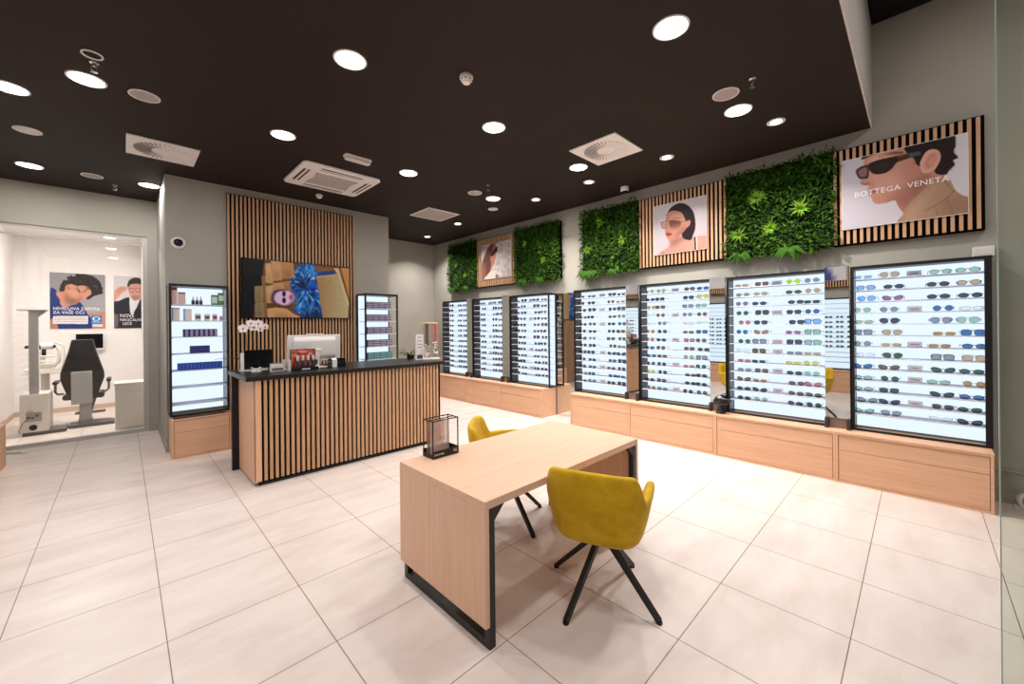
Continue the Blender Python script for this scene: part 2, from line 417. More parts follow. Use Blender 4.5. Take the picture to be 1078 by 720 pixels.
def diffuser(x, y, label):
    t = thing('ceiling_diffuser', label, 'air vent', (x, y, CZ), 0, 'square swirl air diffusers')
    MB().box(-.3, .3, -.3, .3, -.014, 0).build('plate', ceil_white, t, bevel=.003)
    b = MB(); n = 36
    for i in range(n):
        a = 2*PI*i/n; c, s = math.cos(a), math.sin(a)
        def q(r, w): return (c*r - s*w, s*r + c*w)
        pts = [q(.10, -.003), q(.245, -.008), q(.245, .008), q(.10, .003)]
        b.quad([(p[0], p[1], -.0146) for p in pts][::-1])
    b.build('slots', mat('slot_dark', (40, 32, 29), .8), t)
    v = MB()
    for i in range(n):
        a = 2*PI*i/n; c, s = math.cos(a), math.sin(a)
        def q(r, w, z): return (c*r - s*w, s*r + c*w, z)
        v.quad([q(.10, -.003, -.0148), q(.245, -.008, -.0148), q(.245, .004, -.024), q(.10, .002, -.019)][::-1])
    v.build('vane', ceil_white, t)
    MB().lathe([(.1, -.0142), (.095, -.017), (.03, -.018), (.001, -.018)], n=32).build('hub', ceil_white, t, smooth=True)
diffuser(.335, 5.93, 'square white swirl air diffuser on the left ceiling')
diffuser(3.97, 2.49, 'square white swirl air diffuser on the right ceiling')

t = thing('ceiling_grille', 'square flat grey return grille above the far end of the counter', 'air vent', (4.01, 6.055, CZ))
MB().box(-.32, .32, -.31, -.285, -.012, 0).box(-.32, .32, .285, .31, -.012, 0).box(-.32, -.295, -.285, .285, -.012, 0).box(.295, .32, -.285, .285, -.012, 0).build('frame', ceil_white, t)
MB().box(-.295, .295, -.285, .285, -.006, 0).build('mesh_panel', grey_mesh, t)

t = thing('air_conditioner', 'white ceiling cassette air conditioner before the slatted wall', 'air conditioner', (2.04, 5.535, CZ))
def rrect(x0, x1, y0, y1, r, n=5):
    o = []
    for cx, cy, a0 in ((x1-r, y1-r, 0), (x0+r, y1-r, 90), (x0+r, y0+r, 180), (x1-r, y0+r, 270)):
        for i in range(n+1):
            a = rad(a0+90*i/n); o.append((cx+r*math.cos(a), cy+r*math.sin(a)))
    return o
MB().ngon_prism(rrect(-.49, .49, -.45, .45, .07), 'Z', -.035, 0).build('casing', ceil_white, t, bevel=.012)
MB().ngon_prism([(-.27, -.2), (.27, -.2), (.24, 0), (.27, .24), (-.27, .24), (-.24, 0)], 'Z', -.041, -.034).build('intake_grille', mat('ac_grille', (176, 163, 157), .6), t, bevel=.003)
s = MB()
for i in range(9): s.box(-.25, .25, -.19+i*.052, -.186+i*.052, -.0425, -.040)
s.build('grille_bars', ceil_white, t)
acd = mat('ac_slot_dark', (58, 48, 44), .7)
for nm, b in (('outlet', (-.26, .26, -.38, -.30, -.0365, -.03)), ('outlet', (-.26, .26, .32, .40, -.0365, -.03)), ('outlet', (-.43, -.35, -.24, .24, -.0365, -.03)), ('outlet', (.36, .44, -.24, .24, -.0365, -.03))):
    o = box_part(nm, b, acd, t)
    x0, x1, y0, y1 = b[:4]
    if x1-x0 > y1-y0: MB().box(x0, x1, (y0+y1)/2-.012, (y0+y1)/2+.012, -.042, -.036).build('flap', ceil_white, o)
    else: MB().box((x0+x1)/2-.012, (x0+x1)/2+.012, y0, y1, -.042, -.036).build('flap', ceil_white, o)

t = thing('ceiling_emergency_light', 'small white oblong emergency light behind the air conditioner', 'ceiling light', (2.0, 4.63, CZ))
MB().ngon_prism(rrect(-.16, .16, -.055, .055, .03), 'Z', -.02, 0).build('base', ceil_white, t, bevel=.004)
MB().ngon_prism(rrect(-.15, .15, -.045, .045, .03), 'Z', -.055, -.02).build('cover', mat('frosted_cover', (220, 212, 206), .3), t, bevel=.015)

def detector(x, y, label, k=1.0):
    t = thing('smoke_detector', label, 'smoke detector', (x, y, CZ), 0, 'ceiling smoke detectors')
    MB().lathe([(.052*k, 0), (.054*k, -.022*k), (.05*k, -.026*k)], n=28).build('base', ceil_white, t, smooth=True)
    MB().lathe([(.05*k, -.0262*k), (.048*k, -.036*k), (.034*k, -.046*k), (.03*k, -.058*k), (.012*k, -.062*k)], n=28).build('head', ceil_white, t, smooth=True)
    s = MB()
    for i in range(8):
        a = 2*PI*i/8; s.box(.044*k*math.cos(a)-.006, .044*k*math.cos(a)+.006, .044*k*math.sin(a)-.006, .044*k*math.sin(a)+.006, -.0395*k, -.034*k)
    s.build('slots', acd, t)
detector(1.98, 2.519, 'white smoke detector alone in the middle of the dark ceiling')
detector(2.133, 6.321, 'white smoke detector between the air conditioner and the slatted wall', .9)
t = thing('ceiling_camera', 'white and black camera hanging over the woman poster', 'security camera', (5.25, 2.985, CZ))
MB().lathe([(.058, 0), (.058, -.055), (.05, -.065)], n=28).build('housing', ceil_white, t, smooth=True)
MB().lathe([(.045, -.0652), (.04, -.082), (.02, -.094), (.004, -.096)], n=24).build('lens_dome', black_gloss, t, smooth=True)

def sprinkler(x, y, label):
    t = thing('ceiling_sprinkler', label, 'sprinkler', (x, y, CZ), 0, 'ceiling sprinklers')
    MB().lathe([(.028, 0), (.028, -.004), (.012, -.008), (.01, -.03)], n=20).build('rosette', chrome, t, smooth=True)
    MB().tube([(-.014, 0, -.03), (-.016, 0, -.05), (0, 0, -.068), (.016, 0, -.05), (.014, 0, -.03)], .0035, 6).build('yoke', chrome, t, smooth=True)
    MB().lathe([(.002, -.066), (.02, -.07), (.02, -.073), (.002, -.074)], n=16).build('deflector', chrome, t)
sprinkler(-.141, 4.31, 'sprinkler head beside the loose ring near the big left downlight')
sprinkler(3.702, .938, 'sprinkler head nearest the ceiling corner, behind a round speaker')
sprinkler(-.067, 7.801, 'sprinkler head above the examination room glass')
sprinkler(3.739, 4.278, 'sprinkler head near the downlight before the far green panels')
t = thing('ceiling_ring', 'thin white loose ring hanging off the ceiling by the left sprinkler', 'sprinkler ring', (-.147, 4.187, CZ))
MB().tube([(.055*math.cos(2*PI*i/24), .055*math.sin(2*PI*i/24), -.006) for i in range(24)], .006, 6, closed=True).build('ring', ceil_white, t, smooth=True)

# ------------------------------------------------------------------ low oak cabinets
CF = 5.105; CT = .5
def cabinet(label, loc, rotz, w, d, m_front, m_side, group, h=CT, top_h=.145, left_end=False, right_end=False):
    """local x = viewer's left to right, y = into the wall, z up; two stacked drawers in a carcass"""
    t = thing('drawer_cabinet', label, 'cabinet', loc, rotz, group)
    th = .02
    b = MB().box(0, th, 0, d, 0, h-.02).box(w-th, w, 0, d, 0, h-.02).box(th, w-th, .02, d, .012, .032).box(th, w-th, d-.012, d, .03, h-.02).box(th, w-th, 0, .04, h-.032, h-.02).box(th, w-th, .004, .02, 0, .022)
    b.build('carcass', m_side, t, bevel=.0015)
    g = .004
    box_part('drawer', (th+g, w-th-g, .006, .03, h-.032-top_h, h-.032-g), m_front, t, .0015)
    box_part('drawer', (th+g, w-th-g, .006, .03, .022+g, h-.032-top_h-g), m_front, t, .0015)
    box_part('shadow_gap', (th, w-th, .03, .034, .03, h-.033), slat_dark, t)
    return t
R90 = -PI/2
NY = [3.90, 2.875, 1.73, .59, -.43]
names = ['low oak drawer cabinet at the left end of the near eyewear wall', 'low oak drawer cabinet second from the left of the near eyewear wall', 'low oak drawer cabinet third from the left, under the black ornament', 'low oak drawer cabinet at the right end below the widest view of sunglasses']
for i in range(4):
    cabinet(names[i], (CF, NY[i], 0), R90, NY[i]-NY[i+1]-.001, WX-CF-.03, oak_x, oak_x, 'low cabinets of the near eyewear wall')
def worktop(label, y0, y1):
    t = MB().box(CF-.002, WX-.001, y1, y0, CT-.02, CT).build('cabinet_top', oak_y, None, bevel=.0015)
    tag(t, label, 'worktop'); return t
worktop('long thin oak top over the near row of low cabinets', 3.902, -.432)
FY = [7.74, 6.66, 5.55, 4.52]
names = ['low oak drawer cabinet at the far left end of the far eyewear wall', 'middle low oak drawer cabinet of the far eyewear wall', 'low oak drawer cabinet at the open right end of the far eyewear wall']
for i in range(3):
    cabinet(names[i], (CF, FY[i], 0), R90, FY[i]-FY[i+1]-.001, WX-CF-.03, oak_x, oak_x, 'low cabinets of the far eyewear wall')
worktop('long thin oak top over the far row of low cabinets', 7.742, 4.518)

# ------------------------------------------------------------------ lit display cases
SH = [2.030-.1130*i for i in range(13)]
DH = 1.66; DD = .21
def display(name, label, loc, rotz, w, d=DD, shelves=None, group=None, left='panel', right='panel', lightm=None, h=DH, post=.022, shelf_d=None, base=CT, right_post=0):
    t = thing(name, label, 'display case', loc, rotz, group)
    p = post; f = MB()
    f.box(0, p, 0, .022, 0, h).box(w-p, w, 0, .022, 0, h).box(p, w-p, 0, .022, h-.03, h).box(p, w-p, 0, .022, 0, .022)
    f.box(0, p, d-.022, d, 0, h).box(w-p, w, d-.022, d, 0, h).box(0, p, .022, d-.022, h-.03, h).box(w-p, w, .022, d-.022, h-.03, h)
    f.box(0, p, .022, d-.022, 0, .022).box(w-p, w, .022, d-.022, 0, .022)
    f.build('frame', black_metal, t)
    if right_post: MB().box(w-right_post, w-p-.0005, 0, .022, .0225, h-.0305).build('front_stile', black_metal, t)
    if left == 'panel': box_part('side_panel', (.004, p-.004, .022, d-.022, .022, h-.03), side_brown, t)
    if right == 'panel': box_part('side_panel', (w-p+.004, w-.004, .022, d-.022, .022, h-.03), side_brown, t)
    box_part('light_panel', (p, w-p, d-.03, d-.014, .022, h-.03), lightm or light_panel, t)
    box_part('back_board', (p, w-p, d-.013, d-.002, .022, h-.03), black_metal, t)
    box_part('top_board', (p, w-p, .022, d-.03, h-.03, h-.018), black_metal, t)
    for z in (shelves if shelves is not None else SH):
        zz = z-base
        s = MB().box(p+.001, w-p-.001, .006, (shelf_d or d-.034), zz-.008, zz)
        o = s.build('shelf', shelf_m, t)
        for bx in (p, w-p-.012): MB().box(bx, bx+.012, .0045, .03, zz-.014, zz-.0081).build('bracket', chrome, o)
    return t
DX = 5.31
NEAR = [('rightmost lit eyewear display', .482, .925), ('lit eyewear display between two mirrors, second from right', 1.650, .984), ('lit eyewear display third from right', 2.802, .982), ('lit eyewear display at the left end of the near row', 3.968, .982)]
FAR = [('lit eyewear display at the open end of the far row', 5.470, .965), ('middle lit eyewear display of the far row', 6.610, .945), ('leftmost far eyewear display, half hidden behind the counter', 7.735, .96)]
for i, (l, y, w) in enumerate(NEAR): display('eyewear_display', l, (DX, y, CT), R90, w, group='lit eyewear displays', post=.026, right_post=.042 if i == 0 else 0)
for i, (l, y, w) in enumerate(FAR): display('eyewear_display', l, (DX, y, CT), R90, w, group='lit eyewear displays', right='open' if i == 0 else 'panel')

# mirrors between the displays, each on a black foot
def mirror(label, ya, yb, foot=True, z0=.605, z1=2.172):
    t = thing('wall_mirror', label, 'mirror', (DX-.0215, ya, CT), R90, 'tall mirrors between the displays')
    w = ya-yb
    MB().box(.003, w-.003, 0, .005, z0-CT, z1-CT).build('glass', mirror_m, t)
    MB().box(.003, w-.003, .0055, .02, z0-CT, z1-CT).build('backing', black_metal, t)
    for xf in (0, w-.028): MB().box(xf, xf+.028, -.05, .02, 0, z0-CT).build('foot', mat('mirror_foot_dark', (48, 43, 42), .4), t)
    MB().box(.0285, w-.0285, .008, .02, 0, z0-CT).build('foot_back', mat('mirror_foot_back', (128, 108, 96), .5), t)
mirror('tall mirror left of the rightmost display, reflecting oak drawers', .692, .487)
mirror('tall mirror behind the black ornament, reflecting a mustard chair', 1.843, 1.656)
mirror('tall mirror at the left of the near row, reflecting the counter', 3.010, 2.808)
mirror('tall far mirror beside the open end display', 5.685, 5.474)
mirror('tall far mirror reflecting plain grey wall', 6.797, 6.614)
t = thing('wall_mirror', 'full height mirror on the wall in the gap between both cabinet rows', 'mirror', (WX-.012, 4.505, 0), R90)
MB().box(0, .59, 0, .004, .005, 2.15).build('glass', mirror_m, t)
MB().box(0, .59, .0045, .011, .005, 2.15).build('backing', black_metal, t)

t = thing('black_ornament', 'glossy black lumpy ornament standing before the second mirror', 'ornament', (5.20, 1.70, CT))
MB().lathe([(.045, 0), (.046, .012), (.03, .03), (.026, .06), (.034, .09)], n=20).build('base', mat('ornament_black', (30, 25, 25), .25), t, smooth=True)
ob = MB(); nu, nv = 22, 14
for j in range(nv+1):
    ph = PI*j/nv
    for i in range(nu):
        th = 2*PI*i/nu
        n = 1+.28*mnoise.noise(Vector((math.cos(th)*math.sin(ph)*1.7, math.sin(th)*math.sin(ph)*1.7, math.cos(ph)*1.7+3)))
        x = .058*n*math.sin(ph)*math.cos(th)-.01; y = .088*n*math.sin(ph)*math.sin(th)-.012; z = .145+.072*n*math.cos(ph)+.35*y*-.3
        ob.v.append((x, y, z))
for j in range(nv):
    for i in range(nu):
        ob.f.append((j*nu+i, (j+1)*nu+i, (j+1)*nu+(i+1) % nu, j*nu+(i+1) % nu)); ob.m.append(0)
o = ob.build('body', MATS['ornament_black'], t, smooth=True)
MB().tube([(0, -.05, .15), (.0, -.10, .175), (0, -.135, .16)], [.028, .018, .008], 10).build('spout', MATS['ornament_black'], t, smooth=True)

t = thing('junction_box', 'small white box on the wall above the rightmost display', 'box', (WX, -.40, 2.215), R90)
MB().box(-.055, .075, -.06, 0, -.045, .045).build('body', white_pl, t, bevel=.006)
MB().box(-.04, .06, -.063, -.06, -.03, .03).build('lid', white_pl, t, bevel=.002)

# ------------------------------------------------------------------ sunglasses
def outline(kind):
    """right lens outline (x outward from the bridge, z up), centred on 0,0"""
    P = []
    n = 18
    for i in range(n):
        a = 2*PI*i/n; c, s = math.cos(a), math.sin(a)
        def sup(e): return (math.copysign(abs(c)**e, c), math.copysign(abs(s)**e, s))
        if kind == 'R': x, z = c*.0235, s*.0225
        elif kind == 'O': x, z = c*.0275, s*.0185
        elif kind == 'A':
            x, z = sup(.85); x *= .0285; z *= .0245
            if z < 0: x += -.003*abs(z)/.0245*2; x *= 1-.15*abs(z)/.0245
        elif kind == 'C':
            x, z = sup(.8); x *= .0285; z *= .020
            z += .006*(x/.0285)*(1 if z > 0 else .35); x += .002*(z > 0)
            if z < -.008: x *= .9
        elif kind == 'W':
            x, z = sup(.62); x *= .027; z *= .0205
            if z < 0: x *= .92
        elif kind == 'N': x, z = sup(.6); x *= .0265; z *= .0145
        else: x, z = sup(.6); x *= .0285; z *= .0245
        P.append((x, z))
    return P
LENS_DX = {'R': .0335, 'O': .036, 'A': .036, 'C': .036, 'W': .0345, 'N': .0345, 'S': .036}
FRAMEC = {'k': ('black', (22, 19, 20)), 't': ('tortoiseshell', (84, 52, 34)), 'g': ('gold', (186, 148, 88)), 'v': ('silver', (150, 152, 158)), 'c': ('clear', (205, 208, 210)),
          'm': ('magenta', (176, 32, 132)), 'r': ('red', (140, 44, 48)), 'b': ('blue', (60, 100, 150)), 'e': ('green', (52, 120, 84)), 'p': ('pink', (190, 120, 130)), 'n': ('beige', (206, 180, 150)), 'y': ('lime', (178, 200, 60)), 'w': ('tan', (170, 136, 104)), 'o': ('orange', (196, 120, 70))}
LENSC = {'k': ('dark grey', (86, 90, 100)), 'n': ('brown', (132, 106, 90)), 'b': ('blue', (86, 120, 166)), 'l': ('light blue', (148, 190, 234)), 'g': ('dark green', (86, 106, 96)), 'e': ('pale green', (162, 198, 184)),
         'y': ('yellow', (218, 214, 110)), 'p': ('pink', (204, 130, 134)), 'c': ('clear', (236, 240, 242)), 'o': ('amber', (184, 142, 106)), 'v': ('violet', (150, 126, 158)), 'a': ('smoke', (150, 156, 166)), 'i': ('lime', (196, 220, 70)), 'w': ('tan', (196, 172, 144))}
SHAPE = {'R': 'round', 'O': 'oval', 'A': 'aviator', 'C': 'cat-eye', 'W': 'square', 'N': 'narrow', 'S': 'oversized'}
FM = {k: mat('frame_'+v[0], v[1], .3, .8 if k in 'gv' else 0) for k, v in FRAMEC.items()}
LM = {k: thin_glass('lens_'+v[0].replace(' ', '_'), v[1], .8) for k, v in LENSC.items()}
GM = {}
def glasses_meshes(kind):
    if kind in GM: return GM[kind]
    pts = outline(kind); dx = LENS_DX[kind]; low = min(p[1] for p in pts)
    z0 = -low+.0016
    thin = kind in 'RA'
    rr = .0013 if thin else .0021
    fr = MB()
    for s in (-1, 1):
        fr.tube([(s*(dx+x), abs(x+dx)**2*1.2, z+z0) for x, z in pts], rr, 5, closed=True)
    bz = z0+.006
    fr.tube([(-dx+.0245, .001, bz), (0, -.001, bz+.004), (dx-.0245, .001, bz)], rr*1.1, 5)
    if kind in 'AS': fr.tube([(-dx+.01, .001, z0+.021), (dx-.01, .001, z0+.021)], rr, 5)
    lens = []
    for s in (-1, 1):
        l = MB(); ring = [(s*(dx+x*.98), abs(x+dx)**2*1.2, z*.98+z0) for x, z in pts]
        c = (s*dx, dx**2*1.2-.002, z0); n = len(l.v); l.v.append(c); l.v += ring
        for i in range(len(ring)):
            q = (n, n+1+i, n+1+(i+1) % len(ring)); l.f.append(q if s > 0 else q[::-1]); l.m.append(0)
        lens.append(l)
    hx = dx+max(p[0] for p in pts); hz = z0+.008
    tem = []
    for s in (-1, 1):
        tem.append(MB().tube([(s*hx, hx**2*1.2, hz), (s*(hx+.003), hx**2*1.2+.006, hz), (s*(hx+.002), .085, hz+.001), (s*(hx-.004), .118, hz-.018 if hz > .02 else .003)], [.0022, .0022, .0019, .0022], 5))
    for b in [fr]+lens+tem: b.v = [tuple(q*1.11 for q in v) for v in b.v]
    out = {}
    def mk(nm, b):
        me = bpy.data.meshes.new(nm+'_'+SHAPE[kind]); me.from_pydata(b.v, [], b.f); me.materials.append(None)
        me.polygons.foreach_set('use_smooth', [True]*len(b.f)); me.update(); return me
    out['frame'] = mk('frame', fr); out['lens'] = [mk('lens', l) for l in lens]; out['temple'] = [mk('temple', q) for q in tem]
    one = MB()
    for b, mi in ((fr, 0), (lens[0], 1), (lens[1], 1), (tem[0], 0), (tem[1], 0)):
        n = len(one.v); one.v += b.v; one.f += [tuple(n+i for i in f) for f in b.f]; one.m += [mi]*len(b.f)
    me = bpy.data.meshes.new('eyeglasses_'+SHAPE[kind]); me.from_pydata(one.v, [], one.f); me.materials.append(None); me.materials.append(None)
    me.polygons.foreach_set('material_index', one.m); me.polygons.foreach_set('use_smooth', [True]*len(one.f)); me.update()
    out['one'] = me; out['mb'] = one
    GM[kind] = out
    return out
def set_mat(o, i, m):
    o.material_slots[i].link = 'OBJECT'; o.material_slots[i].material = m
PROTO = {}
def place_glasses(code, loc, rotz, label, group, parts=True):
    kind, fc, lc = code; M = glasses_meshes(kind)
    if not parts:
        o = bpy.data.objects.new('sunglasses', M['one']); C.objects.link(o); o.location = loc; o.rotation_euler = (0, 0, rotz)
        set_mat(o, 0, FM[fc]); set_mat(o, 1, LM[lc])
        return tag(o, label, 'sunglasses', group)
    t = thing('sunglasses', label, 'sunglasses', loc, rotz, group)
    for nm, me, m in (('frame', M['frame'], FM[fc]), ('lens', M['lens'][0], LM[lc]), ('lens', M['lens'][1], LM[lc]), ('temple', M['temple'][0], FM[fc]), ('temple', M['temple'][1], FM[fc])):
        o = bpy.data.objects.new(nm, me); C.objects.link(o); o.parent = t; set_mat(o, 0, m)
    return t

D4 = ['Ncl Agw Oge Oge','Wkl Okk Okk Okw','Akl Cmv Okk Okk','Rge Rva Rvb Ncc','Nge Avk Ata Age','Ska Agw Nno Svb','Rka Nnw Ngo Okb','Rcc Agg Ska Snw','Ckb Ctn Ckg Okg','Oke Rkg Oge Rgo','Oke Wkg Ckk Okb','Cka Ckk Wnk Okg','Cke Ava Occ Ckk']
D3 = ['Ngw Wrn Ryi Rea','Oga Oww Oeg Rgw','Rpv Okk Okk Nkk','Reg Skk Wkk Rkb','Rrp Wkk Wkk Skl','Rbb Cto Opv Ske','Reg Ska Stk Ske','Rcc Stn Nka Nnw','Nrp Nkk Ngy Rgy','Ova Wtn Okk Rve','Ctn Ngo Otn Crp','Okk Ckk Okn Okn','Okk Rge Okk Rkk']
D2 = ['Rgw Rgw Wkn Okb','Okk Wkk Wkk Sny','Rgw Wkn Wka Wke','Rcc Rgn Rka Rgn','Ncc Rka Npc Wcc','Rgo Rkk Ntn Wkb','Rrp Okk Wkp Rkn','Okb Rkn Wkn Okk','Okb Okn Rkw Ska','Rck Rkk Npp Rkg','Rgy Rkk Ntn Okk','Okk Wkn Okk Okk','Rgo Oka Rkk Rkn']
pal_f = 'kkkktttgvn'; pal_l = 'kkkkknnngba'; pal_s = 'RRWWOOCNAS'
def rand_rows(seed):
    r = random.Random(seed)
    return [' '.join(r.choice(pal_s)+r.choice(pal_f)+r.choice(pal_l) for _ in range(4)) for _ in range(13)]
SETS = [(NEAR[0], D4, [.38, .185, -.145, -.325], 'the rightmost display', True, 'sunglasses on the rightmost display'),
        (NEAR[1], D3, [1.475, 1.300, .965, .800], 'the display second from right', True, 'sunglasses on the display second from right'),
        (NEAR[2], D2, [2.665, 2.505, 2.125, 1.960], 'the display third from right', True, 'sunglasses on the display third from right'),
        (NEAR[3], rand_rows(11), [3.83, 3.655, 3.29, 3.125], 'the near row’s left-end display', True, 'sunglasses on the left-end display of the near row'),
        (FAR[0], rand_rows(12), [5.33, 5.17, 4.83, 4.66], 'the far row’s open-end display', False, 'sunglasses on the open-end display of the far row'),
        (FAR[1], rand_rows(13), [6.50, 6.32, 5.97, 5.81], 'the far row’s middle display', False, 'sunglasses on the middle display of the far row')]
rg = random.Random(5)
SGN = {0: [0, 3, 6, 8, 9, 11], 1: [0, 3, 6, 7, 9, 11], 2: [0, 3, 6, 9, 12], 3: [0, 2, 4, 8, 10, 12], 4: [0, 3, 8, 11], 5: [0, 6, 9]}
sign_pale = frosted('sign_pale_pink', (246, 230, 226), .7); sign_grey = frosted('sign_grey', (212, 210, 216), .6)
for di, (disp, rows, cols, where, parts, grp) in enumerate(SETS):
    for ri, row in enumerate(rows):
        for ci, code in enumerate(row.split()):
            f, l, s = FRAMEC[code[1]][0], LENSC[code[2]][0], SHAPE[code[0]]
            lab = f'{f} {s} sunglasses, {l} lenses, {NTH[ci]} from left, {NTH[ri]} shelf, {where}'
            place_glasses(code, (DX+.040+rg.uniform(-.006, .006), cols[ci]+rg.uniform(-.02, .02), SH[ri]+.0005), R90+rg.uniform(-.13, .13), lab, grp, parts)
    for ri in SGN[di]:
        y = (cols[1]+cols[2])/2+.005
        t = thing('sign_plaque', f'small {"grey" if ri == 0 else "pale"} sign plaque on {NTH[ri]} shelf of {where}', 'sign', (DX+.08, y, SH[ri]+.0005), R90, 'brand plaques standing on the eyewear shelves')
        MB().quad([(-.05, 0, .001), (.05, 0, .001), (.05, .012, .052), (-.05, .012, .052)]).build('card', sign_grey if ri == 0 else sign_pale, t); MB().box(-.05, .05, .002, .02, 0, .006).build('foot', sign_pale, t)
        w = (.03, .022, .026)[ri % 3]
        MB().quad([(-w, .0046, .0235), (w, .0046, .0235), (w, .006, .0295), (-w, .006, .0295)]).build('lettering_line', dark_ink, t)
# the farthest display is mostly hidden: its many small frames read as one mass
def glasses_mass(name, label, items, group=None):
    b = MB()
    for code_kind, loc, rz in items:
        one = glasses_meshes(code_kind)['mb']; n = len(b.v); c, s = math.cos(rz), math.sin(rz)
        b.v += [(loc[0]+c*x-s*y, loc[1]+s*x+c*y, loc[2]+z) for x, y, z in one.v]
        b.f += [tuple(n+i for i in f) for f in one.f]; b.m += one.m
    o = b.build(name, [FM['k'], LM['k']]); tag(o, label, 'sunglasses', group); o['kind'] = 'stuff'
    return o
its = []
for z in SH:
    for y in (7.62, 7.44, 7.12, 6.95): its.append((rg.choice(pal_s), (DX+.040, y+rg.uniform(-.02, .02), z+.0005), R90+rg.uniform(-.1, .1)))
glasses_mass('sunglasses_rows', 'rows of small dark sunglasses filling the leftmost far display', its)

# the facing eyewear wall at the left, seen only in the mirrors and at the photo's left edge
LYS = [.8, 2.47, 4.15, 5.85, 7.55]
for i in range(4):
    cabinet(['low oak cabinet of the left wall nearest the camera', 'second low oak cabinet of the left wall', 'third low oak cabinet of the left wall', 'low oak cabinet at the left edge beside the glass room'][i], (-1.0, LYS[i], 0), PI/2, LYS[i+1]-LYS[i]-.001, .42, oak_x, oak_x, 'low cabinets of the left wall')
t = MB().box(-1.449, -.998, .798, 7.552, CT-.02, CT).build('cabinet_top', oak_y, None, bevel=.0015); tag(t, 'long thin oak top over the left wall cabinets', 'worktop')
for i, (y, w) in enumerate([(.95, 1.5), (2.75, 2.1), (5.6, 1.85)]):
    display('eyewear_display', ['lit display of the left wall facing the rightmost display', 'lit display of the left wall facing the middle mirror', 'lit display of the left wall by the glass room'][i], (-1.2, y, CT), PI/2, w, group='lit eyewear displays of the left wall', lightm=light_left)
    its = []
    for z in SH[3:10]:
        k = int(w/.2)
        for q in range(k):
            if q % 4 != 3: its.append((rg.choice('RWN'), (-1.242, y+.12+q*.2, z+.0005), PI/2))
    glasses_mass('sunglasses_rows', ['rows of small sunglasses on the nearest left wall display', 'rows of small sunglasses on the middle left wall display', 'rows of small sunglasses on the farthest left wall display'][i], its)

# ------------------------------------------------------------------ flat pictures: an outline painter on a fine grid
def homog(src):
    dst = [(0, 0), (1, 0), (1, 1), (0, 1)]; A = []; B = []
    for (x, y), (u, v) in zip(src, dst):
        A.append([x, y, 1, 0, 0, 0, -u*x, -u*y]); B.append(u)
        A.append([0, 0, 0, x, y, 1, -v*x, -v*y]); B.append(v)
    h = np.linalg.solve(np.array(A, float), np.array(B, float))
    def f(p):
        d = h[6]*p[0]+h[7]*p[1]+1
        return ((h[0]*p[0]+h[1]*p[1]+h[2])/d, (h[3]*p[0]+h[4]*p[1]+h[5])/d)
    return f
def smooth_loop(P, k=5):
    out = []; n = len(P); P = [np.array(p, float) for p in P]
    for i in range(n):
        a, b, c, d = P[i-1], P[i], P[(i+1) % n], P[(i+2) % n]
        for j in range(k):
            t = j/k
            out.append(.5*((2*b)+(c-a)*t+(2*a-5*b+4*c-d)*t*t+(3*b-a-3*c+d)*t**3))
    return out
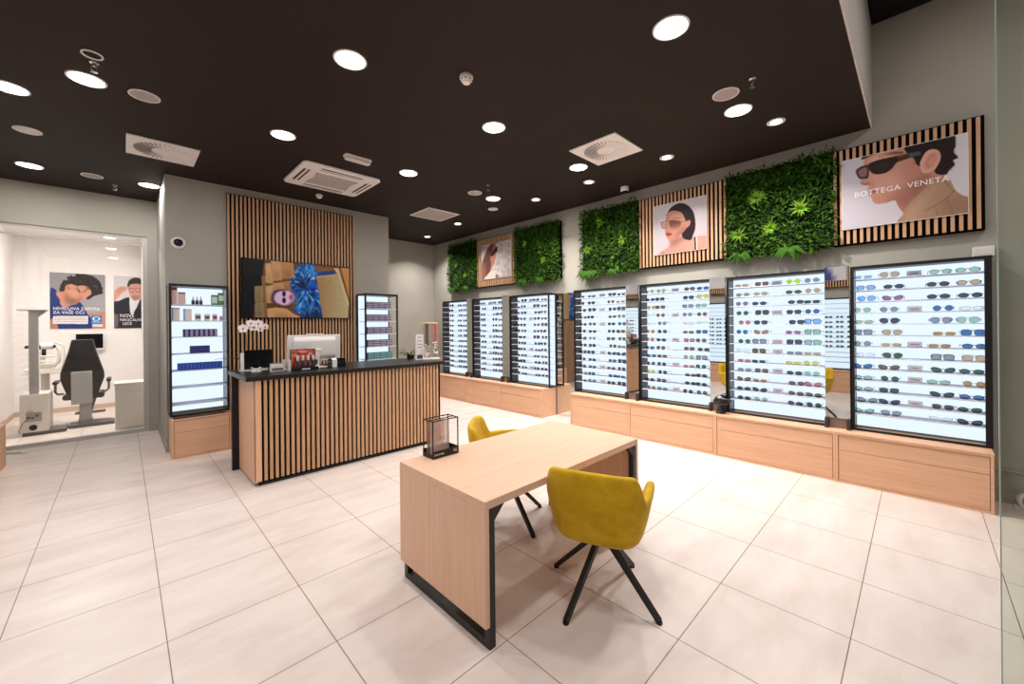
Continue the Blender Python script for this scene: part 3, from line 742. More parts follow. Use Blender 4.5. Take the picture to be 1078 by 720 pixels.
class Picture:
    SS = 2
    def __init__(s, w, h, corners, bg):
        s.w, s.h = w, h; s.H = homog(corners); S = s.SS
        s.a = np.zeros((h*S, w*S, 3)); s.a[:] = bg
        s.X, s.Y = np.meshgrid((np.arange(w*S)+.5)/(w*S), (np.arange(h*S)+.5)/(h*S))
    def _blur(s, m, r):
        r = int(r*s.SS)
        if r < 1: return m
        for _ in range(2):
            for ax in (0, 1):
                p = [(0, 0), (0, 0)]; p[ax] = (r+1, r)
                c = np.cumsum(np.pad(m, p, mode='edge'), axis=ax); n = m.shape[ax]
                m = (np.take(c, range(2*r+1, 2*r+1+n), axis=ax)-np.take(c, range(0, n), axis=ax))/(2*r+1)
        return m
    def _mask(s, uv):
        m = np.zeros(s.X.shape, bool)
        for i in range(len(uv)):
            (x0, y0), (x1, y1) = uv[i-1], uv[i]
            if y0 == y1: continue
            c = (s.Y >= min(y0, y1)) & (s.Y < max(y0, y1))
            m ^= c & (s.X < x0+(s.Y-y0)*(x1-x0)/(y1-y0))
        return m.astype(float)
    def mix(s, m, col, al=1):
        if callable(col): col = col(s.X, s.Y)
        s.a = s.a*(1-m[..., None]*al)+np.array(col, float)*m[..., None]*al
    def poly(s, pts, col, blur=0, smooth=True, al=1, clip=None):
        if smooth: pts = smooth_loop(pts)
        m = s._blur(s._mask([s.H(p) for p in pts]), blur)
        if clip is not None: m = m*clip
        s.mix(m, col, al); return m
    def ell(s, cx, cy, rx, ry, col, blur=0, al=1, rot=0, clip=None):
        c, q = math.cos(rad(rot)), math.sin(rad(rot))
        return s.poly([(cx+rx*math.cos(t)*c-ry*math.sin(t)*q, cy+rx*math.cos(t)*q+ry*math.sin(t)*c) for t in np.linspace(0, 2*PI, 20, endpoint=False)], col, blur, False, al, clip)
    def line(s, pts, wd, col, blur=0, al=1, clip=None):
        for a, b in zip(pts[:-1], pts[1:]):
            d = np.array(b, float)-np.array(a, float); n = np.array([-d[1], d[0]])/(np.linalg.norm(d)+1e-9)*wd/2
            a_, b_ = np.array(a, float), np.array(b, float)
            s.poly([a_+n, b_+n, b_-n, a_-n], col, blur, False, al, clip)
    def noise(s, amp, sc, seed, clip=None):
        r = np.random.RandomState(seed); k = r.rand(int(s.h/sc)+2, int(s.w/sc)+2)
        yy = s.Y*(k.shape[0]-1.001); xx = s.X*(k.shape[1]-1.001); yi = yy.astype(int); xi = xx.astype(int); fy = (yy-yi); fx = (xx-xi)
        v = (k[yi, xi]*(1-fx)+k[yi, xi+1]*fx)*(1-fy)+(k[yi+1, xi]*(1-fx)+k[yi+1, xi+1]*fx)*fy
        d = (v-.5)*2*amp
        if clip is not None: d = d*clip
        s.a = np.clip(s.a+d[..., None], 0, 255)
    def build(s, name, m, parent, O, U, V, W, H):
        """O top-left corner; U to the right, V down (unit vectors); W x H metres"""
        S = s.SS; a = s.a.reshape(s.h, S, s.w, S, 3).mean((1, 3))/255
        a = np.where(a <= .04045, a/12.92, ((a+.055)/1.055)**2.4)
        O, U, V = np.array(O, float), np.array(U, float), np.array(V, float)
        us = np.linspace(0, W, s.w); vs = np.linspace(0, H, s.h)
        P = O+us[None, :, None]*U+vs[:, None, None]*V
        idx = np.arange(s.w*s.h).reshape(s.h, s.w)
        F = np.stack([idx[:-1, :-1], idx[1:, :-1], idx[1:, 1:], idx[:-1, 1:]], -1).reshape(-1, 4)
        me = bpy.data.meshes.new(name); me.from_pydata(P.reshape(-1, 3).tolist(), [], F.tolist())
        at = me.color_attributes.new('print', 'FLOAT_COLOR', 'POINT')
        at.data.foreach_set('color', np.concatenate([a.reshape(-1, 3), np.ones((s.w*s.h, 1))], 1).astype(np.float32).ravel())
        me.materials.append(m); me.update()
        o = bpy.data.objects.new(name, me); C.objects.link(o); o.parent = parent
        return o

def poster(label, loc, rotz, w, h, pic, group=None, frame_m=None, th=.016):
    """local: x right, z up, front face at y = 0, board behind; loc = bottom-left front corner"""
    t = thing('poster', label, 'poster', loc, rotz, group)
    MB().box(0, w, 0, th, 0, h).build('board', frame_m or white_pl, t)
    pic.build('picture', print_m, t, (.004, -.0006, h-.004), (1, 0, 0), (0, 0, -1), w-.008, h-.008)
    return t

def lerp_col(a, b, f): return lambda X, Y: np.array(a, float)+(np.array(b, float)-np.array(a, float))*np.clip(f(X, Y), 0, 1)[..., None]

# man in dark sunglasses, in profile
p3 = Picture(190, 152, [(447, 232), (883, 137), (885, 410), (450, 465)], (200, 193, 200))
p3.mix(np.ones_like(p3.X), lerp_col((190, 182, 191), (204, 198, 204), lambda X, Y: X))
skin = p3.poly([(527, 226), (560, 207), (600, 195), (665, 182), (700, 190), (730, 215), (780, 240), (800, 285), (745, 330), (700, 372), (668, 412), (652, 399), (641, 383), (630, 366), (602, 374), (572, 378), (555, 369), (549, 354), (540, 347), (545, 338), (538, 326), (541, 315), (520, 313), (511, 304), (518, 289), (527, 272), (524, 250)], (192, 138, 120))
p3.ell(590, 300, 62, 36, (206, 154, 136), 8, .8, clip=skin); p3.ell(700, 255, 30, 60, (172, 118, 104), 9, .7, clip=skin); p3.ell(620, 345, 40, 22, (178, 124, 112), 6, .6, clip=skin)
p3.poly([(600, 374), (640, 345), (700, 300), (735, 270), (770, 300), (700, 372), (660, 412), (640, 383)], (150, 98, 86), 7, al=.9, clip=skin)
p3.poly([(512, 304), (522, 306), (541, 303), (545, 312), (522, 313)], (150, 98, 86), 1, al=.8, clip=skin); p3.line([(548, 300), (556, 312), (552, 322)], 5, (160, 108, 96), 2, .7, skin)
p3.line([(575, 216), (620, 205), (660, 203)], 7, (70, 46, 42), 1, .8, skin)
p3.ell(575, 220, 40, 12, (219, 172, 154), 4, .7, -15, clip=skin)
p3.ell(532, 290, 8, 16, (185, 130, 112), 3, .5, 20, clip=skin)
p3.poly([(600, 374), (572, 378), (555, 369), (549, 354), (560, 352), (600, 362), (640, 352), (680, 318), (690, 330), (640, 372)], (168, 116, 102), 5, al=.55, clip=skin)
p3.poly([(664, 184), (700, 172), (750, 160), (800, 148), (835, 144), (841, 180), (834, 203), (849, 222), (832, 232), (838, 246), (820, 264), (806, 280), (775, 277), (768, 262), (785, 235), (787, 208), (766, 193), (742, 200), (726, 221), (719, 250), (705, 242), (696, 224), (674, 207)], (38, 26, 25), .5)
r = random.Random(3)
for i in range(26):
    x, y = r.uniform(680, 830), r.uniform(155, 265)
    if 715 < x < 790 and y > 188: continue
    p3.line([(x, y), (x+r.uniform(8, 22), y+r.uniform(-6, 10))], 2.2, (70, 48, 42), .5, .6)
p3.poly([(516, 219), (546, 206), (566, 201), (566, 207), (546, 214), (520, 226)], (60, 44, 42), .5)
ear = p3.poly([(722, 262), (717, 243), (727, 220), (742, 203), (762, 194), (782, 199), (788, 224), (772, 258), (748, 272), (730, 274)], (211, 160, 141))
p3.poly([(735, 245), (745, 218), (764, 205), (776, 214), (770, 240), (750, 258), (738, 258)], (170, 112, 98), 3, al=.8, clip=ear)
p3.poly([(745, 240), (755, 222), (768, 216), (766, 236), (752, 250)], (206, 150, 130), 2, al=.8, clip=ear)
p3.poly([(590, 226), (640, 213), (690, 204), (720, 200), (722, 211), (690, 220), (640, 236), (600, 262)], (74, 46, 36), .5, smooth=False)
p3.poly([(676, 207), (718, 200), (720, 211), (682, 221)], (70, 80, 98), .5, smooth=False)
p3.line([(612, 226), (665, 211)], 3, (150, 110, 90), 1, .8)
p3.poly([(538, 245), (558, 233), (600, 222), (640, 220), (633, 240), (618, 260), (595, 273), (566, 276), (548, 268)], (42, 30, 32), .5)
p3.ell(590, 246, 26, 12, (82, 58, 58), 6, .6, -10)
p3.poly([(496, 264), (506, 254), (524, 246), (540, 247), (540, 284), (528, 291), (510, 291), (500, 280)], (58, 42, 42), .5)
p3.poly([(503, 267), (520, 255), (534, 254), (533, 280), (513, 285)], (140, 108, 104), 1, al=.9)
p3.poly([(540, 325), (555, 329), (576, 335), (558, 340), (543, 339)], (158, 92, 88), 1)
jk = p3.poly([(655, 450), (660, 412), (678, 380), (704, 354), (748, 312), (780, 292), (800, 284), (822, 299), (838, 330), (862, 350), (900, 368), (900, 450)], (164, 130, 108))
p3.poly([(660, 430), (690, 380), (750, 325), (800, 290), (806, 300), (760, 350), (720, 400), (700, 440)], (178, 144, 120), 5, al=.8, clip=jk)
p3.poly([(790, 380), (840, 350), (890, 380), (890, 440), (800, 440)], (142, 108, 88), 7, al=.7, clip=jk)
for q in ([(735, 402), (775, 382), (808, 362), (836, 335)], [(806, 362), (822, 388), (830, 415)], [(800, 300), (830, 335), (838, 332)], [(770, 386), (778, 420)]): p3.line(q, 3, (120, 88, 70), .6, .8, jk)

# woman in large brown sunglasses
p2 = Picture(132, 132, [(0, 150), (490, 38), (490, 560), (0, 622)], (196, 186, 190))
p2.mix(np.ones_like(p2.X), lerp_col((172, 162, 166), (190, 181, 185), lambda X, Y: 1-Y))
p2.poly([(135, 465), (150, 500), (140, 530), (80, 575), (30, 612), (-20, 640), (500, 640), (505, 450), (440, 437), (380, 446), (310, 470), (255, 440)], (178, 130, 114))
p2.poly([(150, 480), (215, 455), (260, 440), (300, 470), (230, 500), (175, 540), (150, 520)], (138, 92, 80), 5, al=.85)
p2.ell(330, 510, 80, 35, (190, 144, 127), 8, .7); p2.ell(440, 490, 30, 40, (192, 146, 130), 6, .6); p2.line([(190, 470), (225, 540)], 8, (140, 96, 84), 3, .6)
p2.poly([(118, 252), (130, 205), (158, 160), (200, 130), (250, 116), (300, 130), (342, 166), (370, 216), (384, 300), (380, 372), (355, 445), (342, 474), (300, 472), (262, 445), (250, 380), (200, 300)], (36, 24, 23), .5)
fc = p2.poly([(112, 262), (122, 225), (150, 196), (200, 190), (258, 210), (282, 255), (296, 290), (318, 283), (338, 290), (332, 330), (306, 356), (286, 380), (252, 420), (215, 452), (160, 470), (126, 462), (113, 440), (109, 412), (98, 396), (106, 370), (97, 352), (104, 320), (107, 288)], (174, 120, 103))
p2.poly([(215, 452), (252, 420), (286, 380), (300, 350), (270, 350), (230, 400), (190, 440)], (134, 84, 72), 6, al=.85, clip=fc)
p2.line([(112, 272), (128, 262), (140, 266)], 7, (80, 52, 46), 1, .8, fc); p2.line([(165, 268), (200, 258), (240, 266)], 8, (80, 52, 46), 1, .8, fc); p2.line([(124, 330), (112, 368), (126, 380), (146, 376)], 5, (138, 88, 76), 1.5, .8, fc)
p2.ell(185, 240, 45, 22, (192, 138, 120), 6, .7, clip=fc); p2.ell(180, 395, 30, 18, (186, 130, 112), 6, .6, clip=fc)
p2.poly([(308, 300), (330, 292), (328, 325), (306, 350)], (176, 120, 104), 2, al=.8)
p2.poly([(108, 408), (130, 402), (166, 412), (150, 430), (118, 433)], (132, 52, 50), .6)
lens = p2.poly([(146, 286), (200, 283), (248, 296), (244, 335), (222, 368), (186, 380), (158, 364), (144, 328)], lerp_col((98, 54, 48), (190, 132, 112), lambda X, Y: (Y-.42)*6), .6, al=.93)
p2.poly([(66, 306), (98, 291), (136, 292), (134, 330), (122, 352), (94, 366), (72, 352)], (150, 112, 102), .6, al=.75)
p2.line([(64, 308), (98, 290), (150, 284), (200, 282), (250, 296)], 5, (96, 62, 54), .4); p2.line([(248, 300), (292, 292), (322, 290)], 6, (120, 84, 70), .4)
p2.line([(66, 306), (70, 350), (94, 367), (122, 352)], 4, (110, 80, 72), .4)
p2.line([(376, 446), (381, 510), (380, 575)], 13, (56, 36, 36), .4); p2.line([(394, 446), (396, 510), (394, 575)], 6, (226, 220, 218), .4)
p2.line([(150, 540), (190, 600)], 3, (150, 100, 90), .6, .7); p2.line([(70, 585), (90, 612)], 6, (90, 60, 55), .5)

# long-haired woman in front of pale rock
p1 = Picture(96, 84, [(83, 230), (458, 155), (462, 610), (95, 655)], (182, 171, 168))
p1.noise(26, 7, 4); p1.noise(18, 3, 5)
for i in range(18):
    x, y = r.uniform(290, 450), r.uniform(180, 600); p1.line([(x, y), (x+r.uniform(-12, 18), y+r.uniform(10, 50))], r.uniform(3, 8), r.choice([(132, 116, 106), (160, 146, 138), (228, 220, 216)]), 1, .6)
p1.poly([(190, 225), (225, 205), (255, 202), (262, 235), (230, 300), (205, 360), (215, 420), (214, 500), (190, 575), (140, 648), (96, 655), (96, 480), (110, 410), (150, 300)], (92, 62, 54), 1)
p1.poly([(96, 655), (96, 470), (120, 430), (150, 520), (140, 640)], (150, 98, 76), 4, al=.8)
p1.poly([(250, 212), (275, 228), (284, 262), (270, 300), (276, 350), (266, 400), (242, 470), (218, 508), (214, 440), (202, 402), (216, 340)], (176, 110, 92), .6)
p1.poly([(204, 345), (240, 285), (290, 243), (286, 300), (262, 330), (238, 355), (210, 364)], (52, 38, 44), .6)
p1.poly([(135, 648), (170, 590), (215, 540), (245, 515), (285, 560), (300, 600), (300, 640)], (214, 188, 180), .8)
p1.line([(215, 545), (240, 520), (275, 530)], 5, (100, 70, 66), .6, .8); p1.poly([(278, 580), (310, 610), (300, 632), (275, 625)], (110, 92, 86), 1)

# ------------------------------------------------------------------ slatted panels and hanging greenery over the displays
PX = 5.45; KS = (PX)/(WX)                     # front plane of the panels
def zy(y): return y*KS
PB, PT = 2.408, 3.425
def slat_panel(name, label, loc, rotz, w, h, pitch, slat, depth=.08, margin=0, group=None, first=0, board=True, sl_d=.015):
    t = thing(name, label, 'wall panel', loc, rotz, group)
    MB().box(0, w, sl_d, depth, 0, h).build('backing', slat_dark, t)
    n = int((w-2*margin-slat)/pitch)+1; s = MB(); off = margin+(w-2*margin-((n-1)*pitch+slat))/2 if not first else first
    for i in range(n): s.box(off+i*pitch, off+i*pitch+slat, 0, sl_d+.001, .012, h-.012)
    s.build('slats', slat_w, t)
    return t
slat_panel('slatted_panel', 'slatted wood panel behind the man poster, with wide dark right edge', (PX, zy(.643), PB), R90, zy(1.071), PT-PB, .0525, .0255, group='slatted panels above the eyewear wall', first=.008)
slat_panel('slatted_panel', 'slatted wood panel behind the woman poster with brown sunglasses', (PX, zy(2.93), PB), R90, zy(1.235), PT-PB, .0525, .0255, group='slatted panels above the eyewear wall')
slat_panel('slatted_panel', 'slatted wood panel behind the far small poster', (PX, zy(6.73), PB), R90, zy(1.205), PT-PB, .0525, .0255, group='slatted panels above the eyewear wall')
GP = 'advertising pictures above the eyewear wall'
t3 = poster('poster of a man in dark sunglasses, in profile', (PX-.0165, zy(.563), 2.567), R90, zy(.893), .726, p3, GP)
E3 = .893*KS
lettering('BOTTEGA', .073, white_ink, t3, (.098, -.0016, .322), (1, 0, 0), (0, 0, 1), spacing=1.08)
lettering('VENETA', .073, white_ink, t3, (.488, -.0016, .322), (1, 0, 0), (0, 0, 1), spacing=1.05)
poster('poster of a dark haired woman in large brown sunglasses', (PX-.0165, zy(2.672), 2.572), R90, zy(.73), .70, p2, GP)
poster('poster of a long haired woman before pale rock, farthest of the three', (PX-.0165, zy(6.555), 2.56), R90, zy(.90), .72, p1, GP)

leaf_m = [mat('leaf_dark', (32, 58, 11), .6, 0, .12), mat('leaf_mid', (50, 84, 15), .6, 0, .12), mat('leaf_light', (74, 108, 22), .6, 0, .12), mat('leaf_deep', (16, 36, 8), .6, 0, .1)]
lime_m = mat('leaf_lime', (98, 136, 34), .6, 0, .12); fern_m = mat('leaf_fern', (52, 88, 22), .6, 0, .12)
def leaf(b, P, d, n, L, W, mi, bend=.25):
    """one pointed leaf: base P, direction d, up-facing normal n"""
    d = d.normalized(); sd = d.cross(n)
    if sd.length < 1e-4: return
    sd.normalize(); n = sd.cross(d).normalized()
    k = len(b.v)
    m = P+d*L*.5+n*L*bend*.35; e = P+d*L-n*L*bend
    b.v += [tuple(P), tuple(m+sd*W/2-n*W*.12), tuple(m), tuple(m-sd*W/2-n*W*.12), tuple(e)]
    b.f += [(k, k+1, k+2), (k, k+2, k+3), (k+1, k+4, k+2), (k+2, k+4, k+3)]; b.m += [mi]*4
def green_panel(label, y0, w, seed, rosettes, ferns, h=PT-PB):
    rr = random.Random(seed)
    t = thing('green_wall_panel', label, 'plant panel', (PX, zy(y0), PB), R90, 'green plant panels above the eyewear wall')
    w = zy(w)
    MB().box(0, w, .0, .08, 0, h).build('backing', mat('green_backing', (14, 20, 10), .95, 0, .05), t)
    b = MB(); N = int(5600*w)
    for i in range(N):
        x, z = rr.uniform(-.02, w+.02), rr.uniform(-.015, h+.02)
        clump = mnoise.noise(Vector((x*4, z*4, seed)))
        dep = .055+.05*clump
        P = Vector((x, .01-dep*rr.uniform(.1, 1), z))
        a = rr.uniform(0, 2*PI); out = rr.uniform(.25, 1.1)
        d = Vector((math.cos(a), -out, math.sin(a)*.9-.15))
        L = rr.uniform(.03, .075)*(1.35 if clump > .25 else 1); W = L*rr.uniform(.16, .42)
        mi = rr.choices([0, 1, 2, 3], [.36, .30+.2*max(clump, 0), .12+.2*max(clump, 0), .26])[0]
        leaf(b, P, d, Vector((rr.uniform(-.3, .3), -1, .9)), L, W, mi)
    o = b.build('foliage', leaf_m, t); o['kind'] = 'stuff'
    for x, z, R in rosettes:
        s = MB(); n = 26
        for i in range(n):
            a = 2*PI*i/n+rr.uniform(-.15, .15); el = rr.uniform(.25, 1.5)
            d = Vector((math.cos(a), -el, math.sin(a)))
            leaf(s, Vector((x*w, -.055, z*h)), d, Vector((0, -1, 0))+Vector((math.cos(a), 0, math.sin(a)))*-.3, R*rr.uniform(.55, 1.15), R*.15, 0, .22)
        s.build('rosette', lime_m, t)['label'] = 'lime green spiky rosette'
    for x, R in ferns:
        s = MB()
        for i in range(9):
            a = -PI/2+(i-4)*.27+rr.uniform(-.1, .1)
            d = Vector((math.cos(a), -.55+rr.uniform(-.2, .2), math.sin(a)))
            leaf(s, Vector((x*w, -.04, .06)), d, Vector((0, -1, .5)), R*rr.uniform(.75, 1.1), R*.3, 0, .3)
        s.build('hanging_fern', fern_m, t)['label'] = 'broad fern leaves hanging below the edge'
    return t
green_panel('lush green plant panel with lime rosettes left of the man poster', 1.69, 1.045, 3, [(.33, .66, .12), (.74, .44, .13), (.14, .25, .12), (.46, .28, .11)], [(.15, .17), (.64, .19)])
green_panel('lush green plant panel left of the woman poster, leafy at its lower left', 3.94, 1.01, 8, [(.40, .78, .10), (.78, .45, .10), (.15, .38, .10)], [(.10, .2), (.62, .16), (.22, .15)])
green_panel('lush green plant panel right of the far poster, with a black side', 5.515, 1.08, 5, [(.72, .35, .09), (.3, .7, .08)], [(.22, .18), (.62, .18)])
green_panel('lush green plant panel at the far end, left of the far poster', 7.74, 1.01, 9, [(.7, .3, .09), (.35, .55, .08)], [(.12, .17), (.68, .16)])

# the same slatted panels on the left wall, seen in the mirrors
for i, (y, w, l) in enumerate([(.9, 1.3, 'slatted wood panel of the left wall nearest the camera'), (3.1, 1.4, 'slatted wood panel in the middle of the left wall'), (5.8, 1.5, 'slatted wood panel of the left wall by the glass room')]):
    slat_panel('slatted_panel', l, (WL+.09, y, PB), PI/2, w, PT-PB, .0525, .0255, group='slatted panels of the left wall')
    pp = Picture(12, 10, [(0, 0), (1, 0), (1, 1), (0, 1)], (206, 200, 204))
    if i == 0: pp.poly([(.3, 1.1), (.5, .4), (.8, .3), (1.1, .6), (1.1, 1.1)], (70, 72, 130))
    poster(['pale poster with a blue shape on the left wall', 'plain pale poster in the middle of the left wall', 'plain pale poster on the left wall by the glass room'][i], (WL+.107, y+.25, 2.57), PI/2, w-.5, .72, pp)

# ------------------------------------------------------------------ grey pillar wall with slats and the screen
slat_panel('slatted_panel', 'tall slatted wood panel behind the wall screen', (1.05, TY-.045, .01), 0, 1.80, 3.485, .0505, .0255, depth=.044, sl_d=.02)
tv = Picture(200, 112, [(32, 25), (1062, 105), (1060, 585), (32, 580)], (92, 55, 30))
tv.noise(14, 8, 2)
tv.poly([(20, 0), (245, 20), (240, 60), (215, 200), (215, 290), (150, 300), (150, 430), (130, 600), (20, 600)], (10, 9, 11), .8, False)
for q in ([(60, 130), (140, 140)], [(55, 360), (85, 440)], [(100, 480), (120, 520)]): tv.line(q, 8, (52, 56, 64), 2, .7)
for pts, c in (([(250, 80), (300, 72), (322, 260), (256, 255)], (186, 140, 96)), ([(305, 50), (396, 58), (405, 230), (326, 236)], (180, 130, 86)), ([(402, 60), (515, 70), (525, 210), (411, 215)], (166, 112, 74)), ([(253, 290), (320, 275), (326, 440), (264, 445)], (182, 136, 92)),
               ([(326, 262), (415, 252), (421, 330), (330, 330)], (176, 126, 82)), ([(420, 248), (492, 240), (495, 322), (421, 328)], (158, 104, 66)), ([(262, 500), (350, 487), (450, 500), (500, 540), (575, 575), (575, 590), (268, 590)], (184, 132, 88)),
               ([(150, 290), (215, 288), (216, 430), (150, 430)], (124, 104, 70)), ([(152, 446), (226, 440), (226, 580), (154, 575)], (116, 100, 70)), ([(218, 200), (248, 195), (255, 440), (240, 580), (224, 560)], (120, 82, 50))):
    m_ = tv.poly(pts, c, .8, False); tv.line(pts+[pts[0]], 5, (214, 176, 132), .8, .5); tv.poly([(p[0]*.6+sum(x for x, _ in pts)/len(pts)*.4, p[1]*.5+max(y for _, y in pts)*.5) for p in pts], tuple(v*.72 for v in c), 4, False, .6, m_)
tv.poly([(560, 90), (900, 110), (985, 120), (985, 200), (740, 220)], (122, 76, 42), 2, False)
coat = tv.poly([(575, 78), (610, 66), (650, 70), (712, 92), (735, 135), (772, 160), (742, 200), (752, 280), (762, 380), (775, 450), (788, 505), (782, 590), (600, 590), (570, 545), (515, 520), (538, 470), (545, 400), (515, 345), (486, 292), (498, 220), (548, 168), (552, 108)], (22, 78, 150), 1)
rc = random.Random(4)
for cx_, cy_, rx_, ry_, c_ in ((600, 160, 45, 60, (10, 30, 70)), (700, 130, 40, 40, (70, 150, 210)), (540, 300, 40, 60, (12, 40, 92)), (680, 330, 70, 60, (12, 46, 130)), (620, 420, 70, 50, (60, 140, 205)), (720, 470, 50, 50, (16, 60, 130)), (560, 470, 30, 40, (110, 190, 225)), (700, 250, 40, 40, (20, 80, 170))): tv.ell(cx_, cy_, rx_, ry_, c_, 5, .75, clip=coat)
for i in range(330):
    x, y = rc.uniform(490, 785), rc.uniform(70, 560); a = math.atan2(y-300, x-640)+rc.uniform(-.5, .5); L = rc.uniform(20, 70)
    tv.line([(x, y), (x+L*math.cos(a), y+L*math.sin(a))], rc.uniform(5, 13), rc.choice([(86, 166, 216), (36, 110, 190), (8, 32, 84), (5, 18, 46), (18, 76, 160), (4, 14, 40), (150, 206, 236)]), .8, .8, coat)
for i in range(60):
    th_ = rc.uniform(0, 2*PI); x, y = 640+125*math.cos(th_), 325+235*math.sin(th_)
    if x > 735 and 190 < y: continue
    tv.line([(x, y), (x+rc.uniform(10, 34)*math.cos(th_), y+rc.uniform(10, 34)*math.sin(th_))], rc.uniform(8, 16), rc.choice([(36, 100, 176), (12, 44, 104), (90, 160, 210)]), .8, .8)
tv.poly([(570, 225), (640, 240), (650, 300), (590, 310)], (8, 22, 48), 4, al=.8, clip=coat); tv.poly([(600, 540), (780, 500), (785, 590), (590, 590)], (8, 26, 58), 6, al=.8, clip=coat)
tv.poly([(758, 152), (840, 142), (908, 138), (912, 166), (772, 184)], (18, 52, 118), 1)
tv.ell(708, 210, 18, 12, (206, 160, 176), 1)
face = tv.ell(428, 394, 102, 72, (196, 158, 190), 1)
tv.ell(470, 395, 50, 52, (214, 178, 200), 6, .6, clip=face)
tv.poly([(300, 400), (312, 350), (350, 322), (420, 316), (470, 326), (400, 332), (350, 350), (330, 390), (340, 440), (400, 462), (330, 455), (304, 430)], (74, 52, 66), 1.2)
tv.ell(424, 358, 17, 26, (28, 16, 32), .8); tv.ell(424, 420, 18, 27, (28, 16, 32), .8); tv.line([(424, 380), (424, 400)], 6, (40, 22, 40))
tv.ell(488, 390, 14, 24, (158, 54, 92), 1); tv.line([(455, 378), (466, 392), (455, 404)], 4, (150, 108, 140), 1)
tv.poly([(490, 310), (520, 330), (530, 420), (500, 470), (470, 460), (500, 400)], (60, 40, 56), 3, al=.5)
bx = tv.poly([(738, 196), (850, 182), (952, 172), (1052, 460), (1042, 590), (796, 590), (766, 380)], lerp_col((148, 112, 72), (166, 148, 108), lambda X, Y: (X-.7)*4), .8, False)
tv.noise(6, 3, 8, bx); tv.line([(738, 196), (952, 172)], 6, (206, 172, 120), .8)
tv.poly([(908, 112), (955, 112), (1056, 440), (1044, 480), (950, 172)], (188, 162, 122), .8, False); tv.poly([(978, 108), (1062, 112), (1062, 420)], (172, 118, 58), .8, False)
tv.line([(960, 120), (1058, 445)], 5, (120, 84, 48), .8)
t = thing('flat_screen', 'large wall screen showing a person in a shaggy blue coat lying sideways', 'screen', (1.205, TY-.10, 1.74))
MB().box(0, 1.535, 0, .05, 0, .862).build('casing', black_gloss, t, bevel=.004)
tv.build('picture', screen_m, t, (.012, -.001, .852), (1, 0, 0), (0, 0, -1), 1.511, .842)
MB().box(.5, 1.05, .05, .0545, .2, .65).build('bracket', black_metal, t)
t = thing('wall_camera', 'round white dome camera on the grey wall left of the slats', 'security camera', (.525, TY, 2.725))
MB().lathe([(.078, 0), (.078, -.018), (.066, -.03), (.05, -.032)], n=32, axis='Y').build('ring', white_pl, t, smooth=True)
MB().lathe([(.05, -.030), (.045, -.048), (.026, -.062), (.004, -.066)], n=28, axis='Y').build('dome', black_gloss, t, smooth=True)

# ------------------------------------------------------------------ display case left of the counter, with its goods
LX, LY = .405, 6.47
cabinet('low oak drawer cabinet under the lit care product display, left of the counter', (.415, 6.345, 0), 0, .60, TY-6.345-.013, oak_x, oak_x, None)
LS = [1.905, 1.698, 1.491, 1.278, 1.065, .853, .640]
display('product_display', 'lit care product display with mostly empty lower shelves, left of the slats', (LX, LY, CT), 0, .61, TY-LY-.003, LS, None, post=.024)
tag(MB().box(.413, 1.017, 6.343, TY-.001, CT, CT+.0).build('x', oak_x), '', '') if 0 else None
def carton(x, y, z, w, d, h, cols, label, group, cat='box', name='product_box', face=None):
    """cols: body, band; a printed band wraps the front"""
    t = thing(name, label, cat, (x, y, z), 0, group)
    MB().box(0, w, 0, d, 0, h).build('carton', cols[0], t, bevel=.0012)
    if len(cols) > 1:
        f = face or (.0, 1, .72, 1)
        MB().box(w*f[0]+.001, w*f[1]-.001, -.0008, .001, h*f[2], h*f[3]-.001).build('printed_band', cols[1], t)
    return t
pk = mat('box_pale_pink', (206, 172, 170), .5); rs = mat('box_rose', (150, 62, 88), .5); gr = mat('box_green', (70, 132, 78), .5); pg = mat('box_pale_grey', (196, 206, 200), .5)
pale = mat('box_pale', (216, 204, 202), .5); sky = mat('box_sky', (120, 160, 200), .5); navy = mat('box_navy', (40, 44, 108), .5); royal = mat('box_royal_blue', (30, 70, 160), .5); mauve = mat('box_mauve', (150, 136, 156), .5)
brn = mat('jar_brown', (104, 88, 82), .35); G1 = 'cartons on the care product display'
yb = LY+.06
carton(.436, yb, LS[0], .055, .05, .215, (pk, rs), 'tall pink carton at the left of the top shelf', G1, face=(0, 1, .82, .98))
carton(.500, yb+.005, LS[0], .072, .05, .155, (pk, rs), 'shorter pink carton beside the tall pink one', G1, face=(0, 1, .86, .99))
for i in range(3):
    t = thing('dropper_bottle', f'small dark dropper bottle, {NTH[i]} of three on the top shelf', 'bottle', (.650+.040*i, yb+.03, LS[0]), 0, 'dark dropper bottles')
    MB().lathe([(.017, 0), (.018, .004), (.018, .05), (.010, .06)], n=18).build('body', mat('bottle_dark', (44, 38, 42), .3), t, smooth=True)
    MB().lathe([(.010, .06), (.011, .075), (.007, .085), (.005, .105), (.002, .108)], n=14).build('dropper_cap', mat('cap_grey', (190, 188, 196), .4), t, smooth=True)
carton(.838, yb, LS[0], .066, .05, .135, (gr, pg), 'shorter green carton on the top shelf', G1, face=(.06, .94, .18, .8))
carton(.910, yb, LS[0], .066, .05, .165, (gr, pg), 'taller green carton at the right end of the top shelf', G1, face=(.06, .94, .35, .8))
carton(.438, yb, LS[1], .076, .05, .165, (pale, sky), 'pale carton at the left end of the second shelf', G1, face=(0, .16, 0, 1))
carton(.550, yb, LS[1], .082, .05, .150, (pale, sky), 'pale carton with a light blue side stripe on the second shelf', G1, face=(0, .22, 0, 1))
